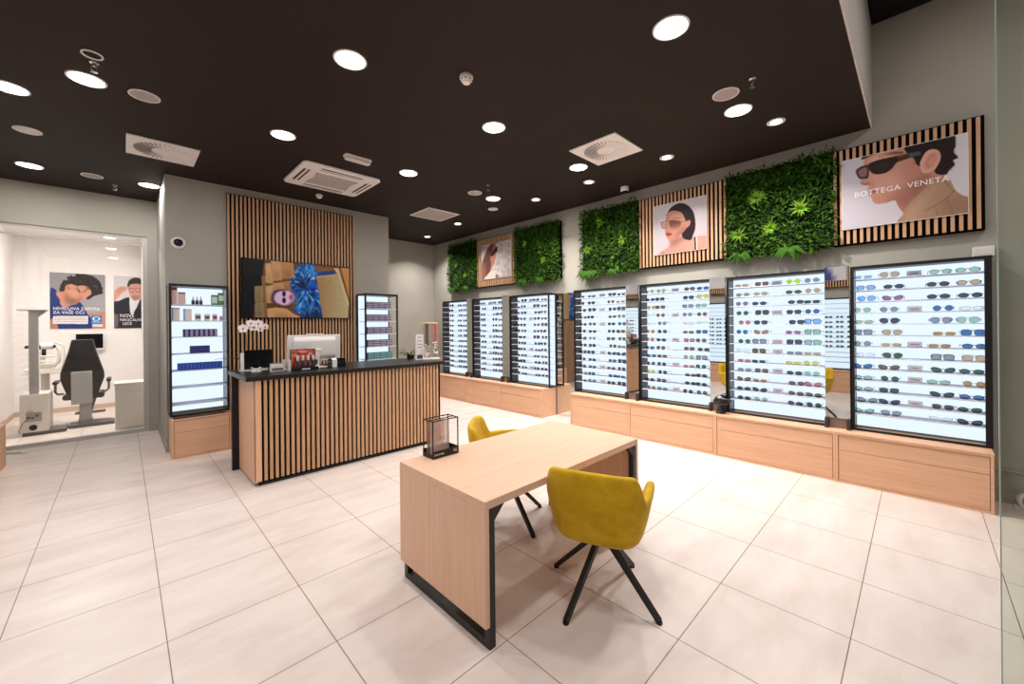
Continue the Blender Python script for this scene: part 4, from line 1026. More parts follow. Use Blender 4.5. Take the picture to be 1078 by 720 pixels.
for i, (x, w, h) in enumerate([(.668, .058, .09), (.765, .055, .085), (.85, .05, .085), (.925, .036, .062)]):
    t = thing('small_jar', ['grey and cream small box', 'grey box with a dark middle', 'grey box with a rose middle', 'tiny pale box'][i]+f', {["left", "middle", "right", "far right"][i]} on the second shelf', 'jar', (x, yb+.01, LS[1]), 0, 'small boxes on the second shelf')
    MB().box(0, w, 0, .045, 0, h).build('carton', pale, t, bevel=.0015)
    MB().box(.003, w-.003, -.0008, .001, h*.28, h*.75).build('printed_band', [brn, brn, rs, mauve][i], t)
    MB().box(.002, w-.002, .002, .043, h, h+.004).build('lid', pale, t)
for i in range(7): carton(.545+.0505*i, yb, LS[2], .049, .06, .098, (navy, mauve), f'navy and mauve carton, {NTH[i]} from left in the third shelf row', 'navy and mauve cartons', face=(.42, 1, .05, .95))
for i in range(8): carton(.612+.0255*i, yb, LS[3], .0248, .06, .095, (navy, mat('box_indigo', (58, 52, 130), .5)), f'slim navy carton, {NTH[i]} from left in the fourth shelf row', 'slim navy cartons', face=(.2, .8, .1, .9))
for i in range(12): carton(.488+.0385*i, yb, LS[4], .0378, .06, .092, (royal, mat('box_blue_light', (70, 110, 190), .5)), f'royal blue carton, {NTH[i]} from left in the fifth shelf row', 'royal blue cartons', face=(.35, .62, .12, .88))

# ------------------------------------------------------------------ display case right of the screen
RX, RY = 2.885, 6.45
RSH = [1.905, 1.69, 1.475, 1.257, 1.04, .83, .62]
display('product_display', 'lit open sided display stacked with flat boxes, right of the screen', (RX, RY, CT), 0, .60, TY-RY-.003, RSH, None, left='open', right='open', post=.026)
cabinet('low oak drawer cabinet behind the counter under the stacked boxes', (RX-.02, 6.345, 0), 0, .62, TY-6.345-.002, oak_x, oak_x, None)
plum = mat('box_plum', (88, 78, 104), .5); lil = mat('box_lilac', (196, 186, 206), .5); teal = mat('box_teal', (44, 104, 104), .5); aqua = mat('box_aqua', (150, 190, 186), .5)
for s in range(5):
    a, b_ = (teal, aqua) if s == 4 else (plum, lil)
    x0 = 2.93+(.0 if s < 2 else .02)
    for lvl in range(4):
        for q in range(4):
            carton(x0+.1125*q, RY+.05, RSH[s]+.0292*lvl, .111, .075, .0288, (a, b_), f'flat {"teal" if s == 4 else "plum"} box, {NTH[q]} from left, layer {["one","two","three","four"][lvl]} up, {NTH[s]} shelf', 'flat boxes on the right product display', face=(.04, .96, .12, .52))

# ------------------------------------------------------------------ the counter
KX0, KX1, KY0, KY1, KZ = .93, 3.157, 4.64, 5.50, 1.112
t = thing('counter', 'long reception counter clad in vertical wood slats with a dark top', 'counter', (0, 0, 0))
cb = MB().box(KX0+.06, KX1-.03, KY0+.024, KY0+.05, .03, KZ-.05).box(KX1-.03, KX1-.004, KY0+.03, KY1, .03, KZ-.05).box(KX0+.03, KX1-.03, KY1-.5, KY1-.02, .70, .73)
cb.build('carcass', slat_dark, t)
MB().box(KX0+.04, KX1-.02, KY0+.03, KY1-.02, 0, .05).build('plinth', black_metal, t)
s = MB(); s.box(KX0+.006, KX0+.062, KY0, KY0+.026, .05, KZ-.045)
n = 42
for i in range(n):
    x = KX0+.085+i*.0503; s.box(x, x+.028, KY0, KY0+.026, .05, KZ-.045)
s.build('slats', slat_w, t)
MB().box(KX0, KX0+.03, KY0+.02, KY1, .03, KZ-.045).box(KX0+.006, KX0+.06, KY0-.001, KY0+.02, .05, KZ-.045).build('end_panel', oak_z, t)
MB().box(KX0-.065, KX0, KY1-.12, KY1-.06, 0, KZ-.045).build('rear_post', black_metal, t)
MB().box(KX0-.075, KX1+.03, KY0-.035, KY1+.03, KZ-.045, KZ).build('counter_top', counter_top, t, bevel=.003)

# all-in-one computer seen from behind
t = thing('computer_monitor', 'white computer monitor seen from behind on the counter', 'monitor', (1.655, 5.10, KZ))
mb = MB()
def tilt(y, z): return y-.07*(z-.2)
mb.ngon_prism([(tilt(0, .075), .075), (tilt(.0, .395), .395), (tilt(.03, .395)+.0, .395), (tilt(.03, .075), .075)][::-1], 'X', -.30, .30)
mb.build('screen_back', white_pl, t, bevel=.008)
MB().ngon_prism([(tilt(-.03, .14), .14), (tilt(-.03, .33), .33), (tilt(0, .38), .38), (tilt(0, .10), .10)][::-1], 'X', -.24, .24).build('rear_hump', white_pl, t, bevel=.02)
MB().box(-.10, .10, -.013, .012, .395, .408).build('webcam_bar', white_pl, t, bevel=.003)
st = MB().box(-.055, .055, -.052, -.02, .20, .225).box(-.035, .035, -.05, -.03, .012, .21); st.build('stand_neck', white_pl, t, bevel=.003)
MB().box(-.012, .012, -.0515, -.049, .04, .10).build('cable_slot', dark_ink, t)
MB().box(-.12, .12, -.08, .12, 0, .012).build('stand_foot', white_pl, t, bevel=.003)

# tray of lens sprays with a printed back card
t = thing('spray_display', 'black tester stand with four small bottles and a warm printed back card', 'display stand', (1.345, 4.86, KZ), .0)
MB().box(0, .27, 0, .11, 0, .035).build('tray', black_metal, t, bevel=.003)
MB().box(0, .27, .10, .112, .03, .235).build('card_board', black_metal, t)
pc = Picture(60, 48, [(0, 0), (1, 0), (1, 1), (0, 1)], (196, 96, 74))
pc.noise(40, 6, 3); pc.noise(24, 3, 9)
for q in ([(.1, 1), (.2, .5), (.12, .1)], [(.9, 1), (.8, .5), (.86, .1)], [(.2, .16), (.5, .25), (.8, .16)]): pc.line(q, .07, (70, 28, 26), 1, .8)
pc.ell(.5, .12, .2, .08, (232, 150, 130), 1, .9); pc.ell(.18, .3, .08, .14, (226, 140, 118), 1, .8); pc.ell(.8, .25, .09, .12, (222, 160, 150), 1, .8)
pc.build('picture', print_m, t, (.008, .0992, .228), (1, 0, 0), (0, 0, -1), .254, .19)
MB().box(.09, .18, -.001, .001, .010, .020).build('label_strip', white_ink, t)
MB().box(-.03, -.012, .03, .10, 0, .125).build('price_card', white_pl, t)
for i in range(4):
    b = thing('spray_bottle', f'small dark bottle with white cap, {NTH[i]} from left in the black tester stand', 'bottle', (1.345+.062+i*.055, 4.905, KZ+.0355), 0, 'bottles in the tester stand')
    MB().lathe([(.017, 0), (.019, .003), (.019, .07), (.012, .078)], n=18).build('body', mat('bottle_grey', (72, 66, 70), .35), b, smooth=True)
    MB().lathe([(.012, .078), (.013, .08), (.013, .122), (.006, .128)], n=16).build('cap', white_pl, b, smooth=True)

t = thing('card_reader', 'black box with a rounded white front beside the monitor foot', 'card machine', (1.80, 4.93, KZ), .15)
MB().ngon_prism([(0, 0), (.13, 0), (.13, .085), (.10, .105), (.04, .105), (.0, .085)], 'X', 0, .17).build('body', black_gloss, t, bevel=.006)
MB().ngon_prism([(-.012, 0), (.0, 0), (.0, .09), (.03, .107), (.02, .112), (-.012, .092)][::-1], 'X', -.008, .05).build('front_cover', white_pl, t, bevel=.003)

t = thing('point_of_sale_screen', 'small black screen with a white edge at the left of the counter', 'screen', (.93, 5.27, KZ))
MB().box(.03, .32, -.012, .012, .03, .235).build('panel', black_gloss, t, bevel=.003)
MB().box(0, .031, -.014, .02, 0, .205).build('side_support', white_pl, t, bevel=.003)
MB().box(0, .26, -.01, .09, 0, .012).build('foot', white_pl, t, bevel=.003)
t = thing('card_holder', 'small white crossed holder before the black counter screen', 'holder', (1.045, 5.10, KZ))
MB().tube([(-.045, 0, .002), (.045, 0, .05)], .007, 6).tube([(.045, .012, .002), (-.045, .012, .05)], .007, 6).box(-.045, .045, -.014, .03, 0, .008).build('cross_wires', white_pl, t, smooth=True)
t = thing('business_card_box', 'small white box with a dark slot before the slats on the counter', 'box', (1.155, 4.95, KZ))
MB().box(0, .12, 0, .07, 0, .085).build('box', white_pl, t, bevel=.003)
MB().box(.006, .114, -.0008, .002, .012, .042).build('slot', mat('slot_grey', (110, 98, 96), .6), t)
MB().box(.004, .116, .004, .066, .085, .092).build('cards', mat('card_dark', (120, 112, 112), .6), t)
t = thing('leaning_phone', 'thin white handset leaning left of the tester stand', 'phone', (1.295, 5.06, KZ), .1)
MB().box(0, .035, 0, .02, 0, .12).build('handset', white_pl, t, bevel=.005)
MB().box(-.005, .045, -.01, .05, 0, .01).build('cradle', white_pl, t, bevel=.002)

# orchid
orx, ory = 1.02, 5.43
t = thing('orchid', 'white orchid with arching stem behind the black counter screen', 'plant', (orx, ory, KZ))
MB().lathe([(.05, 0), (.055, .01), (.068, .12), (.064, .122), (.055, .105)], n=24).build('pot', mat('pot_dark', (34, 30, 30), .5), t, smooth=True)
MB().lathe([(.056, .1), (.02, .106), (.002, .107)], n=20, caps=False).build('moss', mat('moss', (70, 66, 40), .9), t)
lv = MB(); og = mat('orchid_leaf', (56, 58, 44), .4)
for a, L in ((2.6, .24), (3.0, .30), (3.5, .22), (.3, .14), (.9, .16), (5.4, .14)):
    for k in range(5):
        def pt(u, s): return (math.cos(a)*L*u-math.sin(a)*s*.028*math.sin(PI*min(.97, u+.08)), math.sin(a)*L*u*.55+math.cos(a)*s*.028*math.sin(PI*min(.97, u+.08)), .11+.13*u-.10*u*u)
        u0, u1 = k/5, (k+1)/5
        lv.quad([pt(u0, -1), pt(u1, -1), pt(u1, 1), pt(u0, 1)])
o = lv.build('leaf', og, t); sm = o.modifiers.new('s', 'SOLIDIFY'); sm.thickness = .003
path = [(.0, 0, .10), (.005, 0, .22), (-.005, -.01, .36), (-.02, -.02, .46), (-.01, -.03, .51), (.05, -.03, .545), (.13, -.03, .54), (.20, -.03, .50), (.235, -.03, .47)]
MB().tube(smooth_loop(path, 3)[:-6], .004, 6).build('stem', mat('orchid_stem', (112, 98, 50), .6), t, smooth=True)
petal = mat('orchid_petal', (240, 228, 224), .5, 0, .3); lipm = mat('orchid_lip', (150, 70, 80), .5)
fl = [(-.045, -.05, .48, .055), (.03, -.055, .54, .048), (.06, -.05, .495, .05), (.105, -.055, .535, .052), (.125, -.05, .475, .042), (.175, -.05, .50, .038), (.02, -.04, .50, .04)]
for i, (x, y, z, R) in enumerate(fl):
    p = MB()
    for k in range(5):
        a = PI/2+2*PI*k/5; wd = 1.0 if k in (1, 4) else .62
        d = Vector((math.cos(a), -.15, math.sin(a))); sd = Vector((-math.sin(a), 0, math.cos(a)))
        b0 = Vector((x, y, z)); n_ = len(p.v); ring = []
        for q in range(9):
            tt = q/8; ww = math.sin(PI*tt)**.7*R*.55*wd
            ring.append((tt, ww))
        up = [b0+d*R*tt+sd*ww for tt, ww in ring]; dn = [b0+d*R*tt-sd*ww for tt, ww in ring[1:-1]][::-1]
        p.quad([tuple(v) for v in up+dn])
    f = p.build('flower', petal, t)
    MB().lathe([(.002, -.012), (.009, -.006), (.01, 0), (.003, .004)], c=(x, y-.006, z-.004), n=10, axis='Y').build('lip', lipm, f, smooth=True)
bd = MB()
for x, z in ((.215, .475), (.235, .45), (.20, .455)): bd.lathe([(.001, -.012), (.008, -.004), (.008, .005), (.001, .012)], c=(x, -.035, z), n=8)
bd.build('buds', mat('orchid_bud', (170, 150, 80), .6), t, smooth=True)

# right end of the counter
t = thing('price_card', 'tall white printed price card at the right end of the counter', 'card', (2.985, 5.02, KZ), -.1)
MB().box(0, .122, 0, .025, 0, .368).build('card', mat('card_white', (226, 218, 220), .5), t)
L_ = MB()
for z, w in ((.325, .05), (.27, .07), (.222, .07), (.178, .07)): L_.box(.061-w/2, .061+w/2, -.0008, .001, z, z+.008)
L_.build('printed_lines', dark_ink, t); box_part('picture_block', (.018, .106, -.0008, .001, .02, .075), mat('card_plum', (74, 62, 74), .5), t)
t = thing('ribbon_stand', 'gold wire stand hung with ribbons and white beads at the right counter end', 'display stand', (3.085, 5.02, KZ), -.1)
box_part('base', (-.01, .265, -.06, .06, 0, .022), white_pl, t, .003)
gold = mat('gold_wire', (206, 176, 128), .35, .6)
w = MB()
for z in (.53, .40, .29): w.tube([(0, 0, z), (.255, 0, z)], .006, 6)
for x in (.005, .13, .25): w.tube([(x, .0, .02), (x, 0, .53)], .006, 6)
w.build('wire_frame', gold, t, smooth=True)
for x, c, zb in ((.035, (150, 130, 116), .20), (.065, (74, 62, 58), .22), (.095, (96, 84, 78), .2), (.155, (140, 126, 118), .22), (.182, (150, 120, 110), .2), (.215, (206, 40, 44), .22)):
    MB().box(x-.013, x+.013, -.014, -.008, zb, .527).build('ribbon', mat('ribbon_%d_%d' % (c[0], c[1]), c, .6), t)
rb = random.Random(9); bm_ = MB()
for i in range(34):
    x, z = rb.choice([(.03, 0), (.075, 0), (.19, 0), (.21, 0)])[0]+rb.uniform(-.03, .03), rb.uniform(.05, .25)
    bm_.lathe([(.001, -.012), (.010, -.005), (.010, .005), (.001, .012)], c=(x, rb.uniform(-.035, -.012), z), n=8)
bm_.build('beads', mat('bead_white', (232, 224, 216), .3), t, smooth=True)
t = thing('potted_plant', 'low green plant leafing out behind the ribbon stand', 'plant', (3.08, 5.33, KZ))
MB().lathe([(.05, 0), (.06, .06), (.055, .06), (.05, .05)], n=20).build('pot', mat('pot_dark', (34, 30, 30), .5), t, smooth=True)
lf = MB(); rp = random.Random(2)
for i in range(26):
    a = rp.uniform(0, 2*PI); leaf(lf, Vector((.02*math.cos(a), .02*math.sin(a), .055)), Vector((math.cos(a)*1.4, math.sin(a)*.45, rp.uniform(.1, .6))), Vector((0, 0, 1)), rp.uniform(.12, .28), .035, 0)
lf.build('leaves', mat('plant_leaf', (84, 100, 40), .5), t)

# ------------------------------------------------------------------ the oak desk
TX0, TX1, TY0, TY1, TZ = 1.25, 2.757, 1.478, 2.312, .74
t = thing('desk', 'oak desk with slab ends on black loop frames, in the middle of the floor', 'desk', (0, 0, 0))
MB().box(TX0, TX1, TY0, TY1, TZ-.042, TZ).build('tabletop', table_x, t, bevel=.002)
for s, nm in ((0, 'left'), (1, 'right')):
    xo = TX0 if s == 0 else TX1-.026
    MB().box(xo, xo+.026, TY0, TY1, .118, TZ-.0425).build('end_panel', table_z, t, bevel=.0015)
    xa = TX0+.0265 if s == 0 else TX1-.0665
    f = MB().box(xa, xa+.04, TY0+.004, TY0+.044, 0, TZ-.0425).box(xa, xa+.04, TY1-.044, TY1-.004, 0, TZ-.0425).box(xa, xa+.04, TY0+.044, TY1-.044, 0, .04).box(xa, xa+.04, TY0+.044, TY1-.044, TZ-.0825, TZ-.0425)
    f.build('leg_frame', leg_black, t, bevel=.002)
    xi = xa+.04 if s == 0 else xa; dx = .07 if s == 0 else -.07
    for y in (TY0+.006, TY1-.036):
        pts = [(xi, TZ-.0425), (xi+dx, TZ-.0425), (xi, TZ-.1125)]
        MB().ngon_prism(pts if s else pts[::-1], 'Y', y, y+.03).build('gusset', leg_black, t)
# clear literature holder on the desk
t = thing('brochure_holder', 'black wire and clear acrylic holder on the desk corner', 'holder', (1.415, 2.185, TZ))
bw, bd_, bh = .205, .118, .245
f = MB(); q = .0035
for x in (q, bw-q):
    for y in (q, bd_-q): f.tube([(x, y, 0), (x, y, bh)], q*1.25, 4, square=True)
for z in (bh-q,):
    for y in (q, bd_-q): f.tube([(0, y, z), (bw, y, z)], q*1.25, 4, square=True)
    for x in (q, bw-q): f.tube([(x, 0, z), (x, bd_, z)], q*1.25, 4, square=True)
f.tube([(q, bd_*.45, 0), (q, bd_*.45, bh-q)], q, 4, square=True).tube([(q, bd_*.45, bh-q), (bw-q, bd_*.45, bh-q)], q, 4, square=True)
f.build('wire_frame', black_metal, t)
MB().box(0, bw, -.001, .003, 0, .048).box(0, bw, bd_-.003, bd_+.001, 0, .048).box(0, .003, .003, bd_-.003, 0, .03).box(bw-.003, bw, .003, bd_-.003, 0, .048).build('tray', black_metal, t)
MB().box(.004, bw-.004, .004, bd_-.004, 0, .002).build('floor_plate', table_x, t)
MB().box(.03, bw-.04, bd_*.45, bd_*.45+.003, .012, bh-.02).build('acrylic_sheet', pinkish, t)
MB().box(.015, bw-.055, bd_*.75, bd_*.75+.003, .012, bh-.015).build('acrylic_sheet', pinkish, t)
MB().box(.006, .062, bd_*.25, bd_*.25+.003, .012, bh-.02).build('acrylic_sheet', pinkish, t)
lettering('STIP STAR', .017, white_ink, t, (.010, -.0018, .018), (1, 0, 0), (0, 0, 1))
lettering('VC.', .024, white_ink, t, (.160, -.0018, .018), (1, 0, 0), (0, 0, 1))

# ------------------------------------------------------------------ mustard velvet swivel chairs
def chair(label, loc, face_deg, base_deg):
    """local +y is where the sitter looks; shell wraps the back (-y) and forms both arms"""
    t = thing('swivel_armchair', label, 'chair', loc, rad(face_deg-90), 'mustard velvet armchairs at the desk')
    b = MB(); NT = 40; TM = rad(122)
    def sstep(a, b_, x):
        u = min(1, max(0, (x-a)/(b_-a))); return u*u*(3-2*u)
    rings = []
    for i in range(NT+1):
        th = -TM+2*TM*i/NT; A = abs(th)
        hb = .812-.012*(A/.8)**2; ha = .652+.02*sstep(1.1, 1.8, A)
        h = hb+(ha-hb)*sstep(rad(44), rad(66), A)
        endk = sstep(rad(108), TM, A)
        h -= .05*endk
        # superellipse plan: flat back, straight arms
        sx, cy = math.sin(th), math.cos(th)
        e = .52
        ux = math.copysign(abs(sx)**e, sx); uy = -math.copysign(abs(cy)**e, cy)
        lean = .055*max(0, cy)
        def P(k, z, inward=0):
            zz = (z-.40)/.40
            ax, ay = .285*(.86+.16*min(1, max(0, zz)*1.6)), .235
            return (ux*(ax*k-inward), uy*(ay*k-inward)-lean*max(0, zz)-.03+.02, z)
        th_ = .046
        rings.append([P(.40, .372), P(.74, .376), P(.92, .392), P(1.0, .43), P(1.02, .52), P(1.03, (h+.52)/2+.03), P(1.03, h-.022), P(1.02, h-.004, .008), P(1.02, h, th_*.5), P(1.02, h-.004, th_-.006), P(1.02, h-.022, th_), P(1.0, (h+.47)/2, th_+.004), P(.97, .46, th_+.008), P(.80, .43), P(.45, .415)])
    k = len(rings[0])
    for rg_ in rings: b.v += rg_
    for i in range(NT):
        for j in range(k):
            j2 = (j+1) % k
            b.f.append((i*k+j, i*k+j2, (i+1)*k+j2, (i+1)*k+j)); b.m.append(0)
    b.f.append(tuple(range(k))[::-1]); b.m.append(0); b.f.append(tuple(NT*k+j for j in range(k))); b.m.append(0)
    b.build('shell', velvet, t, smooth=True, subsurf=1)
    s = MB(); prof = [(-.015, .378, .86), (.0, .385, .96), (.0, .45, 1.0), (.0, .475, .97), (.0, .49, .86), (.0, .495, .5)]
    n = 36
    for _, z, kk in prof:
        for i in range(n):
            a = 2*PI*i/n; c, q = math.cos(a), math.sin(a); e = .6
            s.v.append((math.copysign(abs(c)**e, c)*.228*kk, math.copysign(abs(q)**e, q)*(.235 if q > 0 else .195)*kk+.035, z))
    for j in range(len(prof)-1):
        for i in range(n): s.f.append((j*n+i, j*n+(i+1) % n, (j+1)*n+(i+1) % n, (j+1)*n+i)); s.m.append(0)
    s.f.append(tuple(range(n))[::-1]); s.m.append(0); s.f.append(tuple((len(prof)-1)*n+i for i in range(n))); s.m.append(0)
    s.build('seat_cushion', velvet, t, smooth=True)
    MB().lathe([(.03, .30), (.034, .305), (.034, .37), (.09, .372), (.09, .379)], n=24).build('swivel_hub', leg_black, t, smooth=True)
    for q in range(4):
        a = rad(base_deg-(face_deg-90)+90*q); c, sn = math.cos(a), math.sin(a)
        MB().tube([(c*.02, sn*.02, .352), (c*.352, sn*.352, .012)], [.022, .0185], 4, square=True).build('leg', leg_black, t)
        MB().lathe([(.017, 0), (.017, .012)], c=(c*.352, sn*.352, 0), n=12).build('foot_pad', black_metal, t)
    return t
chair('mustard velvet armchair in front of the desk, its back to us', (2.035, 1.33, 0), 21, 0)
chair('mustard velvet armchair behind the desk, mostly hidden by the desk top', (2.255, 2.39, 0), -47, -9)

# ------------------------------------------------------------------ examination room
pa = Picture(116, 160, [(50, 50), (620, 80), (630, 620), (62, 620)], (152, 147, 153))
pa.mix(np.ones_like(pa.X), lerp_col((140, 136, 143), (172, 166, 170), lambda X, Y: .2+.9*X*Y))
for z in (.1, .3, .55, .75): pa.mix((np.abs(pa.Y-z-.05*pa.X) < .004).astype(float), (124, 120, 127), .6)
pa.poly([(430, 490), (520, 462), (640, 462), (640, 625), (470, 625)], (186, 134, 112), 1)
pa.poly([(60, 245), (110, 225), (140, 270), (168, 335), (175, 390), (215, 402), (270, 388), (350, 350), (400, 400), (440, 470), (500, 560), (430, 640), (50, 640)], (36, 56, 116), .6)
pa.poly([(50, 540), (110, 520), (150, 640), (50, 640)], (176, 126, 106), 1)
f_ = pa.poly([(222, 200), (270, 172), (330, 190), (400, 188), (460, 215), (477, 262), (430, 310), (400, 320), (372, 340), (320, 376), (270, 382), (215, 398), (165, 372), (160, 330), (120, 260), (200, 232)], (200, 142, 116))
pa.poly([(213, 258), (260, 300), (310, 325), (390, 318), (372, 342), (320, 376), (270, 382), (215, 345)], (142, 98, 82), 4, al=.85, clip=f_)
pa.poly([(160, 228), (188, 190), (218, 150), (268, 108), (340, 86), (420, 80), (500, 108), (552, 170), (574, 230), (556, 276), (505, 292), (452, 326), (428, 312), (478, 270), (460, 216), (400, 186), (330, 190), (270, 170), (226, 200), (190, 240)], (46, 38, 38), .8)
for i in range(70):
    a_ = PI*r.uniform(-.12, 1.02); R_k = r.uniform(.92, 1.1); pa.ell(372+196*math.cos(a_)*R_k, 226-138*math.sin(a_)*R_k, r.uniform(9, 22), r.uniform(8, 18), (46, 38, 38), .8, rot=r.uniform(0, 180))
pa.ell(235, 205, 24, 34, (200, 142, 116), 1); pa.ell(238, 208, 10, 18, (160, 104, 86), 1.5, .8)
for i in range(40):
    a_ = r.uniform(0, PI); pa.ell(370+190*math.cos(a_)*r.uniform(.6, 1), 230-130*math.sin(a_)*r.uniform(.6, 1), 10, 7, r.choice([(84, 70, 66), (28, 24, 25)]), 1, .6)
pa.line([(330, 195), (360, 245), (405, 255), (420, 225)], 5, (50, 40, 40), .4); pa.line([(405, 250), (440, 225), (490, 215)], 5, (50, 40, 40), .4)
pa.line([(285, 318), (318, 338)], 9, (140, 82, 74), 1, .9); pa.line([(330, 300), (368, 312), (372, 290), (352, 262)], 6, (150, 100, 84), 1, .9); pa.ell(300, 260, 40, 26, (216, 160, 134), 5, .7, clip=f_); pa.line([(318, 222), (352, 232)], 8, (60, 46, 44), 1, .9); pa.ell(352, 248, 12, 6, (50, 38, 36), .8, .9, 20); pa.line([(420, 208), (455, 216)], 8, (60, 46, 44), 1, .9)
pa.poly([(92, 490), (448, 492), (448, 572), (92, 568)], (226, 217, 216), .3, False)
for y in (510, 527, 544): pa.line([(104, y), (430, y+3)], 5, (150, 140, 142), .4, .8)
pa.poly([(478, 488), (586, 490), (586, 574), (478, 572)], (52, 116, 190), .3, False); pa.poly([(490, 575), (600, 577), (600, 600), (490, 598)], (222, 216, 218), .3, False)
pa.ell(532, 520, 40, 22, (226, 234, 240), .5); pa.ell(532, 520, 22, 16, (52, 116, 190), .5); pa.line([(490, 553), (575, 555)], 7, (200, 216, 230), .3)
pb_ = Picture(116, 160, [(695, 88), (1270, 105), (1270, 630), (703, 620)], (206, 200, 204))
pb_.poly([(700, 262), (738, 216), (800, 195), (862, 214), (832, 246), (790, 270), (760, 300), (715, 345), (690, 360)], (208, 152, 136), .6)
for q in ([(760, 222), (800, 240)], [(780, 210), (820, 228)], [(745, 240), (780, 262)]): pb_.line(q, 4, (160, 104, 92), .8)
fb = pb_.poly([(866, 200), (900, 172), (1000, 168), (1034, 200), (1028, 290), (995, 332), (942, 345), (905, 322), (884, 270)], (210, 156, 140), .6)
pb_.poly([(885, 280), (920, 300), (955, 290), (1000, 298), (1026, 285), (995, 332), (942, 345), (905, 322)], (150, 116, 108), 4, al=.75, clip=fb)
pb_.poly([(855, 188), (880, 132), (950, 106), (1022, 124), (1046, 180), (1034, 205), (1000, 170), (900, 175), (868, 205)], (58, 47, 49), .6)
for x in (872, 950): pb_.line([(x, 215), (x+58, 217), (x+56, 255), (x+8, 255), (x, 215)], 6, (156, 70, 62), .4)
pb_.line([(915, 300), (965, 302)], 6, (170, 90, 84), .8)
pb_.poly([(690, 378), (760, 345), (880, 312), (905, 430), (955, 430), (1012, 328), (1080, 340), (1180, 400), (1230, 480), (1280, 640), (690, 640)], (44, 43, 52), .6)
pb_.poly([(884, 312), (940, 346), (994, 334), (960, 400), (925, 478), (890, 462)], (216, 216, 222), .6); pb_.poly([(700, 485), (750, 490), (745, 600), (700, 600)], (150, 140, 144), 1, al=.6)
GX = 'posters in the examination room'
ta = poster('poster of a curly haired man in a blue shirt, behind the dark chair', (-1.0, 11.583, 1.61), 0, .748, 1.095, pa, GX)
lettering('NEVIDLJIVA ZAŠTITA', .078, white_ink, ta, (.04, -.0012, .372), (1, 0, 0), (0, 0, 1), squeeze=.86)
lettering('ZA VAŠE OČI', .078, white_ink, ta, (.04, -.0012, .295), (1, 0, 0), (0, 0, 1), squeeze=.9)
tb = poster('poster of a bearded man in a dark suit, cut by the glass frame', (-.137, 11.583, 1.61), 0, .748, 1.095, pb_, GX)
lettering('NOVE', .10, white_ink, tb, (.09, -.0012, .235), (1, 0, 0), (0, 0, 1), squeeze=.8)
lettering('NAOČALNE', .078, white_ink, tb, (.09, -.0012, .155), (1, 0, 0), (0, 0, 1), squeeze=.8)
lettering('LEĆE', .078, white_ink, tb, (.13, -.0012, .075), (1, 0, 0), (0, 0, 1), squeeze=.8)

t = thing('wall_monitor', 'small black monitor on the examination room wall above the chair', 'monitor', (-.675, 11.5, 1.19))
MB().box(0, .40, 0, .04, 0, .33).build('bezel', white_pl, t, bevel=.004)
MB().box(.015, .385, -.001, .002, .03, .318).build('screen', black_gloss, t)
MB().box(.12, .28, .04, .099, .1, .22).build('wall_bracket', white_pl, t)

t = thing('refraction_unit', 'white instrument cabinet with a tall grey column, behind the glass', 'instrument stand', (-1.11, 9.35, 0))
MB().box(0, .285, 0, .50, .055, .625).build('cabinet_body', exam_white, t, bevel=.006)
MB().box(.02, .46, .02, .40, 0, .052).build('floor_plate', exam_dark, t, bevel=.006)
box_part('connector_panel', (.06, .215, -.004, .002, .215, .355), exam_grey, t)
box_part('yellow_sticker', (.07, .13, -.0055, -.001, .36, .378), mat('sticker_yellow', (226, 180, 50), .5), t)
MB().lathe([(.042, -.004), (.042, .003)], c=(.13, 0, .125), n=24, axis='Y').build('cable_hole', black_metal, t)
pl_ = MB()
for x, z in ((.085, .28), (.125, .27), (.17, .30)): pl_.lathe([(.018, -.012), (.018, .0)], c=(x, 0, z), n=14, axis='Y')
pl_.build('sockets', exam_dark, t)
MB().tube([(.085, -.012, .27), (.03, -.03, .20), (-.005, -.03, .10), (.0, -.02, .06)], .005, 6).build('cable', exam_dark, t, smooth=True)
col = MB().box(.09, .185, .02, .10, .625, 1.89).box(.10, .118, .012, .02, .64, 1.88).box(.157, .175, .012, .02, .64, 1.88); col.build('column', alu, t)
MB().box(-.02, .275, -.04, .20, 1.89, 1.905).build('top_plate', exam_grey, t)
MB().ngon_prism([(.185, 1.89), (.27, 1.89), (.185, 1.80)], 'Y', .03, .16).build('top_bracket', exam_grey, t)
MB().ngon_prism([(-.04, .52), (.36, .52), (.40, .86), (.0, .90)], 'Z', .885, .91).build('swing_table', exam_white, t, bevel=.004)
MB().lathe([(.14, 0), (.14, .03), (.05, .04), (.05, .886)], c=(.19, .70, 0), n=20).build('table_post', exam_white, t, smooth=True)
t = thing('slit_lamp', 'white slit lamp microscope with black eyepieces on the swing table', 'instrument', (-.93, 10.02, .9105))
MB().box(-.20, .16, -.10, .12, 0, .05).box(-.12, .10, -.06, .08, .05, .09).box(-.10, .14, -.02, .06, .09, .13).build('cross_slide_base', exam_white, t, bevel=.006)
MB().tube([(.10, .0, .09), (.16, .0, .16), (.17, 0, .34), (.13, 0, .42)], [.025, .025, .022, .02], 12).tube([(-.02, .03, .1), (-.02, .03, .34)], .03, 14).build('arm', exam_white, t, smooth=True)
MB().lathe([(.05, -.06), (.055, 0), (.05, .07)], c=(.03, 0, .42), n=20, axis='X').build('microscope_head', white_pl, t, smooth=True)
MB().tube([(-.20, 0, .41), (-.06, 0, .42)], .024, 14).tube([(-.06, 0, .395), (-.03, 0, .40)], .03, 14).tube([(.0, 0, .37), (.0, 0, .27)], .025, 12).tube([(.10, 0, .41), (.135, 0, .415)], [.03, .018], 12).build('eyepieces', black_metal, t, smooth=True)
MB().tube([(.18, .1, .0), (.22, .1, .2), (.22, .1, .42), (.12, .1, .48), (0, .1, .46)], .012, 8).build('chin_rest_frame', exam_white, t, smooth=True)
